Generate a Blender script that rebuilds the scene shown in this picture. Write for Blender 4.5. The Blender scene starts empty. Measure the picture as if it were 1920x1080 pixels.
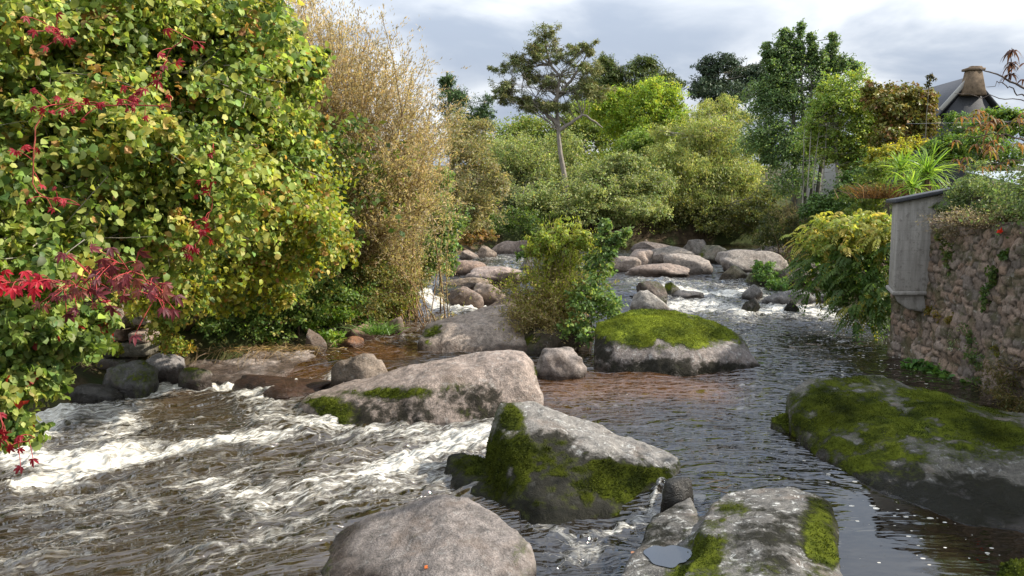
import bpy, bmesh, math, random
import numpy as np
from mathutils import Vector

# ------------------------------------------------------------------ scene, camera
S = bpy.context.scene
COL = S.collection
rng = np.random.default_rng(7)
F = 1493.0                      # focal length in photo pixels (1920 wide): a 28 mm lens
H = 3.5                         # eye height over the near water (standing on a bridge)
PITCH = math.atan(155.0 / F)
cp, sp = math.cos(PITCH), math.sin(PITCH)
cd = bpy.data.cameras.new('camera'); cam = bpy.data.objects.new('camera', cd); COL.objects.link(cam)
cam.location = (0, 0, H); cam.rotation_euler = (math.pi/2 - PITCH, 0, 0)
cd.lens = 36.0 * F / 1920.0; cd.sensor_width = 36; cd.clip_end = 3000; cd.clip_start = 0.1
S.camera = cam
S.render.resolution_x, S.render.resolution_y = 1024, 576
S.view_settings.view_transform = 'Standard'; S.view_settings.look = 'None'
S.view_settings.gamma = 1; S.view_settings.use_curve_mapping = False
S.view_settings.exposure = 0.98
S.render.engine = 'CYCLES'
S.cycles.max_bounces = 8; S.cycles.diffuse_bounces = 3; S.cycles.glossy_bounces = 3
S.cycles.transmission_bounces = 4; S.cycles.transparent_max_bounces = 8
S.cycles.use_denoising = True
try: S.cycles.denoiser = 'OPENIMAGEDENOISE'
except Exception: pass

# ------------------------------------------------------------------ where things stand
def ray(px, py):
    u, v = (px - 960.0) / F, -(py - 540.0) / F
    return np.array([u, cp + v*sp, -sp + v*cp])
def P(px, py, Y):
    d = ray(px, py); t = Y / d[1]
    return np.array([d[0]*t, Y, H + d[2]*t])
def G(px, py, z):
    d = ray(px, py); t = (z - H) / d[2]
    return np.array([d[0]*t, d[1]*t, z])
def topx(V):
    """photo pixel of world points (for laying out where moss and foam sit)"""
    x, y, z = V[:, 0], V[:, 1], V[:, 2] - H
    w = np.maximum(y*cp - z*sp, 0.2)
    return 960 + F*x/w, 540 - F*(y*sp + z*cp)/w

# ------------------------------------------------------------------ noise
def _h(ix, iy, iz, seed):
    with np.errstate(over='ignore'):
        h = (ix.astype(np.uint32)*np.uint32(374761393) + iy.astype(np.uint32)*np.uint32(668265263)
             + iz.astype(np.uint32)*np.uint32(2246822519) + np.uint32((seed*3266489917) & 0xffffffff))
        h = (h ^ (h >> np.uint32(13)))*np.uint32(1274126177)
        h = (h ^ (h >> np.uint32(16)))*np.uint32(2654435761)
        h = h ^ (h >> np.uint32(15))
    return h.astype(np.float64)/4294967295.0
def vnoise(p, seed=0):
    i = np.floor(p).astype(np.int64); f = p - i
    u = f*f*f*(f*(f*6 - 15) + 10)
    r = 0
    for dx in (0, 1):
        wx = u[:, 0] if dx else 1 - u[:, 0]
        for dy in (0, 1):
            wy = u[:, 1] if dy else 1 - u[:, 1]
            for dz in (0, 1):
                wz = u[:, 2] if dz else 1 - u[:, 2]
                r = r + wx*wy*wz*_h(i[:, 0] + dx, i[:, 1] + dy, i[:, 2] + dz, seed)
    return r*2 - 1
def fbm(p, oct=4, seed=0, gain=.5):
    a, s, t = 1.0, 0.0, 0.0
    for k in range(oct):
        s = s + a*vnoise(p*(2.03**k) + 17.3*k, seed + k); t += a; a *= gain
    return s/t*1.5
def smooth(a, b, x):
    t = np.clip((x - a)/(b - a), 0, 1); return t*t*(3 - 2*t)
def nrm(v):
    return v/np.maximum(np.linalg.norm(v, axis=-1, keepdims=True), 1e-9)

# ------------------------------------------------------------------ objects
def mk(name, V, faces, mat, parent=None, origin=(0, 0, 0), cols=None, attrs=None, sm=False, uv=None):
    """one mesh object; faces = list of int arrays (n,3) / (n,4)"""
    V = np.asarray(V, float) - np.asarray(origin, float)
    me = bpy.data.meshes.new(name)
    faces = [np.asarray(f, np.int32) for f in faces if len(f)]
    loops = np.concatenate([f.ravel() for f in faces])
    tot = np.concatenate([np.full(len(f), f.shape[1], np.int32) for f in faces])
    start = np.concatenate([[0], np.cumsum(tot)[:-1]]).astype(np.int32)
    me.vertices.add(len(V)); me.vertices.foreach_set('co', V.astype(np.float32).ravel())
    me.loops.add(len(loops)); me.loops.foreach_set('vertex_index', loops)
    me.polygons.add(len(tot)); me.polygons.foreach_set('loop_start', start)
    try: me.polygons.foreach_set('loop_total', tot)
    except Exception: pass
    if sm: me.polygons.foreach_set('use_smooth', np.ones(len(tot), bool))
    if cols is not None:
        a = me.color_attributes.new('col', 'FLOAT_COLOR', 'POINT')
        c = np.ones((len(V), 4), np.float32); c[:, :3] = cols; a.data.foreach_set('color', c.ravel())
    for k, v in (attrs or {}).items():
        v = np.asarray(v, np.float32)
        if v.ndim == 1:
            a = me.attributes.new(k, 'FLOAT', 'POINT'); a.data.foreach_set('value', v)
        else:
            a = me.attributes.new(k, 'FLOAT_VECTOR', 'POINT'); a.data.foreach_set('vector', v.ravel())
    me.update(calc_edges=True); me.validate(clean_customdata=False)
    if mat: me.materials.append(mat)
    o = bpy.data.objects.new(name, me); COL.objects.link(o)
    if parent: o.parent = parent
    else: o.location = origin
    return o
def tag(o, label=None, cat=None, group=None, kind=None):
    if label: o['label'] = label
    if cat: o['category'] = cat
    if group: o['group'] = group
    if kind: o['kind'] = kind
    return o
def empty(name, loc, label, cat, group=None):
    o = bpy.data.objects.new(name, None); COL.objects.link(o)
    o.location = loc; o.empty_display_size = .2
    return tag(o, label, cat, group)
class Acc:
    """collects pieces of ONE mesh"""
    def __init__(s): s.V = []; s.F = []; s.C = []; s.n = 0
    def add(s, V, F, C=None):
        V = np.asarray(V, float)
        if len(V) == 0: return
        s.V.append(V)
        for f in (F if isinstance(F, list) else [F]): s.F.append(np.asarray(f, int) + s.n)
        if C is None: C = (1, 1, 1)
        C = np.asarray(C, float); s.C.append(np.tile(C, (len(V), 1)) if C.ndim == 1 else C)
        s.n += len(V)
    def build(s, name, mat, parent=None, origin=(0, 0, 0), sm=False, attrs=None):
        f3 = [f for f in s.F if f.shape[1] == 3]; f4 = [f for f in s.F if f.shape[1] == 4]
        fs = ([np.concatenate(f3)] if f3 else []) + ([np.concatenate(f4)] if f4 else [])
        return mk(name, np.concatenate(s.V), fs, mat, parent, origin, np.concatenate(s.C), attrs, sm)
def tube(pts, rad, k=6):
    pts = np.asarray(pts, float); n = len(pts)
    rad = np.full(n, rad) if np.isscalar(rad) else np.asarray(rad, float)
    t = nrm(np.gradient(pts, axis=0))
    ref = np.where(np.abs(t[:, 2:3]) > .9, np.array([[1., 0, 0]]), np.array([[0, 0, 1.]]))
    a = nrm(np.cross(t, ref)); b = np.cross(t, a)
    th = np.arange(k)*2*math.pi/k
    V = (pts[:, None] + rad[:, None, None]*(a[:, None]*np.cos(th)[None, :, None] + b[:, None]*np.sin(th)[None, :, None])).reshape(-1, 3)
    i = np.arange(n - 1)[:, None]*k; j = np.arange(k)[None]; j2 = (j + 1) % k
    Fq = np.stack([i + j, i + j2, i + k + j2, i + k + j], -1).reshape(-1, 4)
    return V, Fq
def bez(p0, p1, p2, n=8):
    t = np.linspace(0, 1, n)[:, None]
    return (1 - t)**2*np.asarray(p0) + 2*t*(1 - t)*np.asarray(p1) + t*t*np.asarray(p2)
def box(x0, x1, y0, y1, z0, z1):
    V = np.array([[x, y, z] for z in (z0, z1) for y in (y0, y1) for x in (x0, x1)], float)
    Fq = np.array([[0, 2, 3, 1], [4, 5, 7, 6], [0, 1, 5, 4], [2, 6, 7, 3], [0, 4, 6, 2], [1, 3, 7, 5]])
    return V, Fq

# ------------------------------------------------------------------ materials
class NT:
    def __init__(s, name):
        s.m = bpy.data.materials.new(name); s.m.use_nodes = True
        s.t = s.m.node_tree; s.t.nodes.clear()
        s.out = s.n('ShaderNodeOutputMaterial')
    def n(s, typ, **kw):
        o = s.t.nodes.new(typ)
        for k, v in kw.items():
            if k.startswith('i_'):
                key = k[2:].replace('_', ' ')
                o.inputs[int(key) if key.isdigit() else key].default_value = v
            else: setattr(o, k, v)
        return o
    def l(s, a, b): s.t.links.new(a, b)
    def attr(s, nm): return s.n('ShaderNodeAttribute', attribute_name=nm)
    def mix(s, fac, a, b, mode='MIX'):
        m = s.n('ShaderNodeMix', data_type='RGBA', blend_type=mode)
        for sock, v in ((0, fac), (6, a), (7, b)):
            if hasattr(v, 'is_linked') or hasattr(v, 'links'): s.l(v, m.inputs[sock])
            elif sock == 0: m.inputs[0].default_value = v
            else: m.inputs[sock].default_value = (*v, 1)
        return m.outputs[2]
    def math(s, op, a, b=0.0, c=0.0, clamp=False):
        m = s.n('ShaderNodeMath', operation=op, use_clamp=clamp)
        for i, v in enumerate((a, b, c)):
            if hasattr(v, 'links'): s.l(v, m.inputs[i])
            else: m.inputs[i].default_value = v
        return m.outputs[0]
    def noise(s, vec, scale, detail=4, rough=.55, dist=0.0):
        o = s.n('ShaderNodeTexNoise', i_Scale=scale, i_Detail=detail, i_Roughness=rough, i_Distortion=dist)
        if vec is not None: s.l(vec, o.inputs['Vector'])
        return o.outputs['Fac']
    def step(s, x, a, b):
        o = s.n('ShaderNodeMapRange', interpolation_type='SMOOTHSTEP'); s.l(x, o.inputs[0])
        o.inputs[1].default_value = a; o.inputs[2].default_value = b
        return o.outputs[0]
    def pos(s): return s.n('ShaderNodeNewGeometry').outputs['Position']
    def vscale(s, v, k):
        o = s.n('ShaderNodeVectorMath', operation='MULTIPLY'); s.l(v, o.inputs[0]); o.inputs[1].default_value = k
        return o.outputs[0]
    def bump(s, h, strength=.5, dist=.02, normal=None):
        o = s.n('ShaderNodeBump'); o.inputs['Distance'].default_value = dist
        if hasattr(strength, 'links'): s.l(strength, o.inputs['Strength'])
        else: o.inputs['Strength'].default_value = strength
        s.l(h, o.inputs['Height'])
        if normal: s.l(normal, o.inputs['Normal'])
        return o.outputs[0]
    def principled(s, col, rough=.8, spec=.3, normal=None, **kw):
        p = s.n('ShaderNodeBsdfPrincipled')
        for k, v in (('Base Color', col), ('Roughness', rough), ('Specular IOR Level', spec), ('Normal', normal)):
            if v is None: continue
            if hasattr(v, 'links'): s.l(v, p.inputs[k])
            elif k == 'Base Color': p.inputs[k].default_value = (*v, 1)
            else: p.inputs[k].default_value = v
        for k, v in kw.items(): p.inputs[k.replace('_', ' ')].default_value = v
        return p
    def done(s, sh): s.l(sh, s.out.inputs['Surface']); return s.m

def leaf_mat(name, trans=.48, rough=.5, spec=.35):
    n = NT(name); c = n.mix(1.0, n.attr('col').outputs['Color'], (1.25, 1.22, 1.15), 'MULTIPLY')
    p = n.principled(c, rough, spec)
    t = n.n('ShaderNodeBsdfTranslucent')
    n.l(n.mix(1.0, c, (1.35, 1.3, .7), 'MULTIPLY'), t.inputs['Color'])
    m = n.n('ShaderNodeMixShader'); m.inputs[0].default_value = trans
    n.l(p.outputs[0], m.inputs[1]); n.l(t.outputs[0], m.inputs[2])
    return n.done(m.outputs[0])
def bark_mat():
    n = NT('bark'); ps = n.pos(); c = n.attr('col').outputs['Color']
    f = n.noise(n.vscale(ps, (1, 1, .3)), 14, 5, .65)
    k = n.n('ShaderNodeMapRange', i_1=.3, i_2=.7, i_3=.55, i_4=1.3); n.l(f, k.inputs[0])
    col = n.mix(1.0, c, k.outputs[0], 'MULTIPLY')
    return n.done(n.principled(col, .85, .2, n.bump(f, .6, .02)).outputs[0])
def rock_mat():
    n = NT('granite'); ps = n.pos()
    tint = n.mix(1.0, n.attr('col').outputs['Color'], (.80, .79, .78), 'MULTIPLY')
    moss = n.attr('moss').outputs['Fac']; wet = n.attr('wet').outputs['Fac']; lich = n.attr('lichen').outputs['Fac']
    fine = n.noise(ps, 55, 3, .7); mid = n.noise(ps, 7, 6, .62, .3); big = n.noise(ps, 1.7, 4, .6)
    k1 = n.n('ShaderNodeMapRange', i_1=.34, i_2=.66, i_3=.48, i_4=1.45); n.l(n.math('ADD', n.math('MULTIPLY', fine, .6), n.math('MULTIPLY', n.noise(ps, 24, 3, .7), .4)), k1.inputs[0])
    c = n.mix(1.0, tint, k1.outputs[0], 'MULTIPLY')
    k2 = n.n('ShaderNodeMapRange', i_1=.32, i_2=.68, i_3=.5, i_4=1.32); n.l(mid, k2.inputs[0])
    c = n.mix(1.0, c, k2.outputs[0], 'MULTIPLY')
    c = n.mix(n.math('MULTIPLY', n.step(big, .52, .7), .45), c, (.16, .115, .085))      # brown stain patches
    pit = n.step(n.noise(ps, 34, 4, .75, .3), .60, .70)
    c = n.mix(n.math('MULTIPLY', pit, .5), c, (.05, .045, .04))
    # dark crust and pale lichen spots
    crust = n.math('MULTIPLY', n.step(n.noise(ps, 11, 7, .75, .6), .56, .66), .65)
    c = n.mix(n.math('MULTIPLY', crust, n.math('ADD', lich, .35, clamp=True)), c, (.05, .046, .04))
    spots = n.math('MULTIPLY', n.step(n.noise(ps, 9.3, 8, .72, .9), .55, .63), lich, clamp=True)
    c = n.mix(n.math('MULTIPLY', spots, .85), c, (.50, .50, .47))
    c = n.mix(wet, c, n.mix(1.0, c, (.24, .21, .19), 'MULTIPLY'))
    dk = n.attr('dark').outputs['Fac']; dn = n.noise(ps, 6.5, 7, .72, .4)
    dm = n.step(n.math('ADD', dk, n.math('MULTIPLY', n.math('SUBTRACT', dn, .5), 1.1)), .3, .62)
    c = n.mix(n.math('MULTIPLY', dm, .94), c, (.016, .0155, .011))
    # moss
    mn = n.noise(ps, 16, 5, .7); md = n.noise(ps, 3.1, 4, .6)
    mm = n.step(n.math('ADD', moss, n.math('MULTIPLY', n.math('SUBTRACT', n.math('MULTIPLY', n.math('ADD', mn, md), .5), .5), 2.1)), .36, .78)
    mc = n.mix(n.step(n.math('ADD', md, n.math('MULTIPLY', mn, .35)), .42, .82), (.032, .046, .010), (.125, .150, .016))
    mc = n.mix(1.0, mc, n.attr('mtone').outputs['Fac'], 'MULTIPLY')  # mtone paints sun and shade: moss colour dimmer on shaded boulders, brighter on sunlit
    film = n.step(n.math('ADD', moss, n.math('MULTIPLY', n.math('SUBTRACT', n.math('MULTIPLY', n.math('ADD', dn, mn), .5), .5), 2.0)), .10, .62)
    c = n.mix(n.math('MULTIPLY', film, .8), c, n.mix(n.step(mn, .35, .7), (.020, .022, .010), (.075, .085, .022)))
    c = n.mix(mm, c, mc)
    h = n.math('ADD', n.math('MULTIPLY', fine, .35), n.math('ADD', mid, n.math('MULTIPLY', mn, n.math('MULTIPLY', mm, 1.3))))
    rr = n.n('ShaderNodeMix', data_type='FLOAT'); n.l(wet, rr.inputs[0]); rr.inputs[2].default_value = .72; rr.inputs[3].default_value = .24
    r2 = n.n('ShaderNodeMix', data_type='FLOAT'); n.l(mm, r2.inputs[0]); n.l(rr.outputs[0], r2.inputs[2]); r2.inputs[3].default_value = .95
    sp_ = n.math('MULTIPLY', .28, n.math('SUBTRACT', 1.0, n.math('MULTIPLY', n.math('MAXIMUM', dm, mm), .85)))
    return n.done(n.principled(c, r2.outputs[0], sp_, n.bump(h, .9, .05)).outputs[0])
def soil_mat():
    n = NT('soil'); ps = n.pos()
    a = n.noise(ps, 2.2, 6, .65); b = n.noise(ps, .35, 4, .6); f = n.noise(ps, 25, 3, .7)
    c = n.mix(n.step(a, .4, .65), (.035, .024, .014), (.085, .06, .035))
    c = n.mix(n.math('MULTIPLY', n.step(b, .42, .6), .8), c, (.035, .055, .014))
    return n.done(n.principled(c, .95, .15, n.bump(n.math('ADD', a, n.math('MULTIPLY', f, .4)), .8, .06)).outputs[0])
def water_mat():
    n = NT('river_water')
    wc = n.attr('col').outputs['Color']; foam = n.attr('foam').outputs['Fac']; chop = n.attr('chop').outputs['Fac']; fleck = n.attr('fleck').outputs['Fac']
    fl = n.attr('flow').outputs['Vector']
    warp = n.n('ShaderNodeTexNoise', i_Scale=1.6, i_Detail=3); n.l(fl, warp.inputs['Vector'])
    off = n.n('ShaderNodeVectorMath', operation='MULTIPLY_ADD'); n.l(warp.outputs['Color'], off.inputs[0])
    off.inputs[1].default_value = (.42, .5, .0); n.l(fl, off.inputs[2])
    w = off.outputs[0]
    # lacy foam: thin webs round warped cells, plus torn patches
    vo = n.n('ShaderNodeTexVoronoi', feature='DISTANCE_TO_EDGE', i_Scale=2.4); n.l(w, vo.inputs['Vector'])
    vo2 = n.n('ShaderNodeTexVoronoi', feature='DISTANCE_TO_EDGE', i_Scale=6.5); n.l(w, vo2.inputs['Vector'])
    torn = n.noise(n.vscale(w, (.8, 2.2, 1)), 3.0, 8, .68, .4)
    tf = n.noise(n.vscale(w, (1, 2.0, 1)), 15.0, 5, .7, .3)
    wid = n.math('MULTIPLY', foam, .15)
    web = n.math('SUBTRACT', 1.0, n.math('DIVIDE', vo.outputs['Distance'], n.math('ADD', wid, .001)), clamp=True)
    web2 = n.math('SUBTRACT', 1.0, n.math('DIVIDE', vo2.outputs['Distance'], n.math('ADD', n.math('MULTIPLY', foam, .11), .001)), clamp=True)
    webs = n.math('MULTIPLY', n.math('MAXIMUM', web, n.math('MULTIPLY', web2, .8)), n.step(n.math('ADD', torn, n.math('MULTIPLY', foam, .35)), .52, .78))
    webs = n.math('MULTIPLY', webs, n.step(n.noise(n.vscale(w, (1, 1.6, 1)), 22.0, 4, .7), .36, .56))
    patch = n.step(n.math('ADD', n.math('ADD', n.math('MULTIPLY', torn, .75), n.math('MULTIPLY', tf, .35)), n.math('MULTIPLY', foam, .60)), .915, 1.075)
    fm = n.math('MAXIMUM', n.math('MULTIPLY', webs, .6), n.math('MULTIPLY', patch, n.step(foam, .04, .25)), clamp=True)
    # drifting flecks
    vf = n.n('ShaderNodeTexVoronoi', feature='F1', i_Scale=11.0); n.l(fl, vf.inputs['Vector'])
    sepc = n.n('ShaderNodeSeparateColor'); n.l(vf.outputs['Color'], sepc.inputs[0])
    size = n.math('MULTIPLY', n.math('POWER', sepc.outputs[0], 4.0), n.math('MULTIPLY', fleck, .30))
    fk = n.math('GREATER_THAN', size, vf.outputs['Distance'])
    fm = n.math('MAXIMUM', fm, n.math('MULTIPLY', fk, .8), clamp=True)
    b1 = n.noise(n.vscale(fl, (.75, 1.5, 1)), 2.3, 2, .5, .6)
    b2 = n.noise(n.vscale(fl, (.8, 1.7, 1)), 7.0, 1, .5, .4)
    hh = n.math('ADD', n.math('ADD', b1, n.math('MULTIPLY', b2, .26)), 0.0)
    nb = n.bump(hh, chop, .42)
    nb = n.bump(fm, .6, .03, nb)
    water = n.principled(wc, .03, .8, nb, IOR=1.6)
    fcol = n.mix(n.step(tf, .35, .65), (.44, .40, .32), (.76, .75, .70))
    fo = n.principled(fcol, .6, .3, nb)
    m = n.n('ShaderNodeMixShader'); n.l(n.math('MULTIPLY', fm, .92), m.inputs[0]); n.l(water.outputs[0], m.inputs[1]); n.l(fo.outputs[0], m.inputs[2])
    return n.done(m.outputs[0])
def wall_mat():
    n = NT('rubble_masonry'); ps = n.pos(); c = n.attr('col').outputs['Color']
    f = n.noise(ps, 18, 6, .7); g = n.noise(ps, 2.5, 5, .65); fi = n.noise(ps, 60, 3, .7)
    k = n.n('ShaderNodeMapRange', i_1=.3, i_2=.7, i_3=.62, i_4=1.35); n.l(f, k.inputs[0])
    c = n.mix(1.0, c, k.outputs[0], 'MULTIPLY')
    c = n.mix(n.math('MULTIPLY', n.step(g, .47, .62), .75), c, (.07, .068, .03))
    c = n.mix(n.math('MULTIPLY', n.step(n.noise(ps, 5, 6, .7, .5), .58, .68), .7), c, (.36, .33, .30))
    return n.done(n.principled(c, .9, .2, n.bump(n.math('ADD', f, n.math('MULTIPLY', fi, .4)), .8, .03)).outputs[0])
def plain_mat(name, col, rough=.8, spec=.3, var=.35, scale=8, bump=.4, metallic=0.0):
    n = NT(name); ps = n.pos(); f = n.noise(ps, scale, 6, .65); f2 = n.noise(ps, scale*6, 3, .65)
    k = n.n('ShaderNodeMapRange', i_1=.3, i_2=.7, i_3=1 - var, i_4=1 + var); n.l(n.math('ADD', n.math('MULTIPLY', f, .7), n.math('MULTIPLY', f2, .3)), k.inputs[0])
    base = n.n('ShaderNodeRGB'); base.outputs[0].default_value = (*col, 1)
    c = n.mix(1.0, base.outputs[0], k.outputs[0], 'MULTIPLY')
    return n.done(n.principled(c, rough, spec, n.bump(f2, bump, .01), Metallic=metallic).outputs[0])
def render_mat():
    n = NT('cement_render'); ps = n.pos()
    st = n.noise(n.vscale(ps, (6, 6, .7)), 1.6, 6, .7); sp2 = n.noise(ps, 9, 6, .7); fi = n.noise(ps, 45, 4, .7)
    br = n.n('ShaderNodeTexBrick', i_Scale=1.0); br.inputs['Mortar Size'].default_value = .008; br.inputs['Brick Width'].default_value = .42; br.inputs['Row Height'].default_value = .2
    br.inputs['Color1'].default_value = (.95, .95, .95, 1); br.inputs['Color2'].default_value = (1.1, 1.08, 1.05, 1); br.inputs['Mortar'].default_value = (.72, .7, .68, 1)
    mp = n.n('ShaderNodeMapping'); mp.inputs['Rotation'].default_value = (math.pi/2, 0, 0); n.l(ps, mp.inputs[0]); n.l(mp.outputs[0], br.inputs['Vector'])
    c = n.mix(n.step(st, .3, .7), (.24, .225, .205), (.37, .35, .325))
    c = n.mix(n.math('MULTIPLY', n.step(sp2, .52, .66), .6), c, (.14, .125, .11))
    c = n.mix(.28, c, n.mix(1.0, c, br.outputs['Color'], 'MULTIPLY'))
    return n.done(n.principled(c, .92, .2, n.bump(n.math('ADD', sp2, n.math('MULTIPLY', fi, .5)), .6, .02)).outputs[0])
M = dict(leaf=leaf_mat('leaf'), needle=leaf_mat('needle', .12, .55, .25), glossy=leaf_mat('glossy_leaf', .2, .45, .3),
         moss=leaf_mat('moss_tuft', .25, .9, .1), petal=leaf_mat('petal', .4, .6, .2), bark=bark_mat(), rock=rock_mat(), soil=soil_mat(),
         water=water_mat(), wall=wall_mat(), concrete=render_mat(),
         slate=plain_mat('slate', (.045, .047, .054), .6, .4, .3, 10, .4), sheet=plain_mat('corrugated_sheet', (.34, .38, .41), .45, .4, .2, 6, .1),
         white=plain_mat('white_render', (.42, .41, .385), .85, .2, .1, 3, .2), chimney=plain_mat('chimney_stone', (.17, .125, .085), .9, .2, .6, 4, .6),
         glass=plain_mat('window_glass', (.03, .035, .04), .1, .6, .1, 2, 0))
CLOUD_DARK, CLOUD_LIGHT, SUN_E = (2.45, 2.85, 3.5), (5.4, 5.6, 5.8), 4.4
# ------------------------------------------------------------------ sky and sun
SUN = nrm(np.array([.84, .03, .62]))
w = bpy.data.worlds.new('World'); S.world = w; w.use_nodes = True
t = w.node_tree; t.nodes.clear()
def wn(typ, **kw):
    o = t.nodes.new(typ)
    for k, v in kw.items():
        if k.startswith('i_'): o.inputs[k[2:].replace('_', ' ')].default_value = v
        else: setattr(o, k, v)
    return o
sky = wn('ShaderNodeTexSky', sky_type='NISHITA', sun_disc=False)
sky.sun_elevation = math.asin(SUN[2]); sky.sun_rotation = math.atan2(SUN[0], SUN[1])
tc = wn('ShaderNodeTexCoord'); sep = wn('ShaderNodeSeparateXYZ'); t.links.new(tc.outputs['Generated'], sep.inputs[0])
den = wn('ShaderNodeMath', operation='ADD'); den.inputs[1].default_value = .22
mx = wn('ShaderNodeMath', operation='MAXIMUM'); mx.inputs[1].default_value = 0.0
t.links.new(sep.outputs[2], mx.inputs[0]); t.links.new(mx.outputs[0], den.inputs[0])
dv = wn('ShaderNodeVectorMath', operation='DIVIDE'); cb = wn('ShaderNodeCombineXYZ')
for i in range(3): t.links.new(den.outputs[0], cb.inputs[i])
t.links.new(tc.outputs['Generated'], dv.inputs[0]); t.links.new(cb.outputs[0], dv.inputs[1])
def cloud(scale, detail, dist, loc):
    a = wn('ShaderNodeVectorMath', operation='ADD'); a.inputs[1].default_value = loc; t.links.new(dv.outputs[0], a.inputs[0])
    n_ = wn('ShaderNodeTexNoise', i_Scale=scale, i_Detail=detail, i_Roughness=.5, i_Distortion=dist); t.links.new(a.outputs[0], n_.inputs['Vector'])
    return n_.outputs['Fac']
def wramp(src, a, b):
    o = wn('ShaderNodeMapRange', interpolation_type='SMOOTHSTEP'); t.links.new(src, o.inputs[0]); o.inputs[1].default_value = a; o.inputs[2].default_value = b
    return o.outputs[0]
def wmix(fac, a, b):
    o = wn('ShaderNodeMix', data_type='RGBA'); t.links.new(fac, o.inputs[0])
    for i, v in ((6, a), (7, b)):
        if hasattr(v, 'links'): t.links.new(v, o.inputs[i])
        else: o.inputs[i].default_value = (*v, 1)
    return o.outputs[2]
c1 = wmix(wramp(cloud(1.5, 6, .35, (3.1, .4, 0)), .36, .64), CLOUD_DARK, CLOUD_LIGHT)
c2 = wmix(wramp(cloud(.8, 5, .25, (7.7, 2.4, 0)), .57, .70), c1, sky.outputs[0])
bg = wn('ShaderNodeBackground'); bg.inputs['Strength'].default_value = .1
# an overcast sky is brighter overhead than at the horizon
zr = wn('ShaderNodeMapRange', i_To_Min=.95, i_To_Max=2.1); zr.inputs[1].default_value = .12; zr.inputs[2].default_value = .75; t.links.new(sep.outputs[2], zr.inputs[0])
zm = wn('ShaderNodeVectorMath', operation='SCALE'); t.links.new(c2, zm.inputs[0]); t.links.new(zr.outputs[0], zm.inputs['Scale'])
t.links.new(zm.outputs[0], bg.inputs['Color'])
wo = wn('ShaderNodeOutputWorld'); t.links.new(bg.outputs[0], wo.inputs['Surface'])
sl = bpy.data.lights.new('sun', 'SUN'); so = bpy.data.objects.new('sun', sl); COL.objects.link(so)
sl.energy = SUN_E; sl.angle = math.radians(0.6); sl.color = (1.0, .93, .82)
so.rotation_euler = Vector(SUN).to_track_quat('Z', 'Y').to_euler()

# ------------------------------------------------------------------ ground
YL = [-40, 0, 10, 15, 16.5, 17.5, 19.1, 20.7, 24, 27, 30, 40, 44, 47, 49, 51, 54, 60, 70, 400]
XL = [-8, -7.6, -7.6, -7.3, -5.4, -4.3, -3.3, -2.8, -2.8, -2.6, -2.5, -2.7, -2.2, 1, 5, 12, 25, 50, 90, 900]
YR = [-40, 15, 19.7, 24, 27, 32, 40, 47, 50, 54, 58, 64, 400]
XR = [9.0, 9.0, 9.6, 10, 10.2, 10.6, 13.5, 22, 30, 50, 90, 150, 800]
def bank(x, y):
    l = np.interp(y, YL, XL) - x; r = x - np.interp(y, YR, XR)
    wob = .35*fbm(np.stack([x*.8, y*.8, 0*x], -1), 3, 5)
    return l + wob, r + wob*(y > 18)
def lvl0(y): return np.interp(y, [0, 14, 22, 26, 30, 34, 50], [0, .05, .3, .5, .85, .95, 1.05])
def terrain(x, y):
    x = np.asarray(x, float); y = np.asarray(y, float)
    l, r = bank(x, y); d = np.maximum(l, r)
    L = lvl0(y)
    p = np.stack([x*.6, y*.6, 0*x], -1)
    bed = L - .9*smooth(0, 1.6, -d) - .05 + .1*fbm(p*2, 3, 9)
    left = L + .75*smooth(-.2, 1.3, l) + 1.6*smooth(.6, 7, l) + .03*np.clip(l - 6, 0, 40) + .18*fbm(p, 4, 3)
    rightn = 3.05 + .1*fbm(p*1.5, 3, 4) + .05*np.clip(r - 2, 0, 40)
    rightf = L + .6*smooth(-.2, 1.3, r) + 2.3*smooth(.6, 6, r) + .04*np.clip(r - 5, 0, 60) + .15*fbm(p, 4, 3)
    k = smooth(17.2, 18.2, y); right = rightn*(1 - k) + rightf*k
    z = np.where(l >= r, np.where(l > -1.7, np.where(l > -.2, left, bed), bed), np.where(r > -.2, right, bed))
    hill = np.clip((y - 70)/80, 0, 2.2)*5
    return z + hill*(d > 0)
def terz(x, y): return float(terrain(np.array([x]), np.array([y]))[0])
xs = np.unique(np.concatenate([np.arange(-14, 16, .22), np.arange(-60, -14, 1.2), np.arange(16, 80, 1.2), np.linspace(-900, -60, 30), np.linspace(80, 900, 30), [8.5, 8.58, 8.66, 8.74]]))
ys = np.unique(np.concatenate([np.arange(-14, 40, .25), np.arange(40, 90, .8), np.linspace(90, 1600, 50), np.linspace(-300, -14, 12)]))
gx, gy = np.meshgrid(xs, ys)
def grid_faces(ny, nx):
    i = np.arange(ny - 1)[:, None]*nx; j = np.arange(nx - 1)[None]
    return np.stack([i + j, i + j + 1, i + nx + j + 1, i + nx + j], -1).reshape(-1, 4)
gz = terrain(gx.ravel(), gy.ravel())
gz = np.where((gx.ravel() > 8.3) & (gx.ravel() < 8.9) & (gy.ravel() < 17.3), np.minimum(gz, -.6), gz)
mk('ground', np.stack([gx.ravel(), gy.ravel(), gz], -1), [grid_faces(*gx.shape)], M['soil'], sm=True).update_tag()
tag(bpy.data.objects['ground'], 'dark earth of the river bed and the wooded banks', None, None, 'structure')

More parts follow.
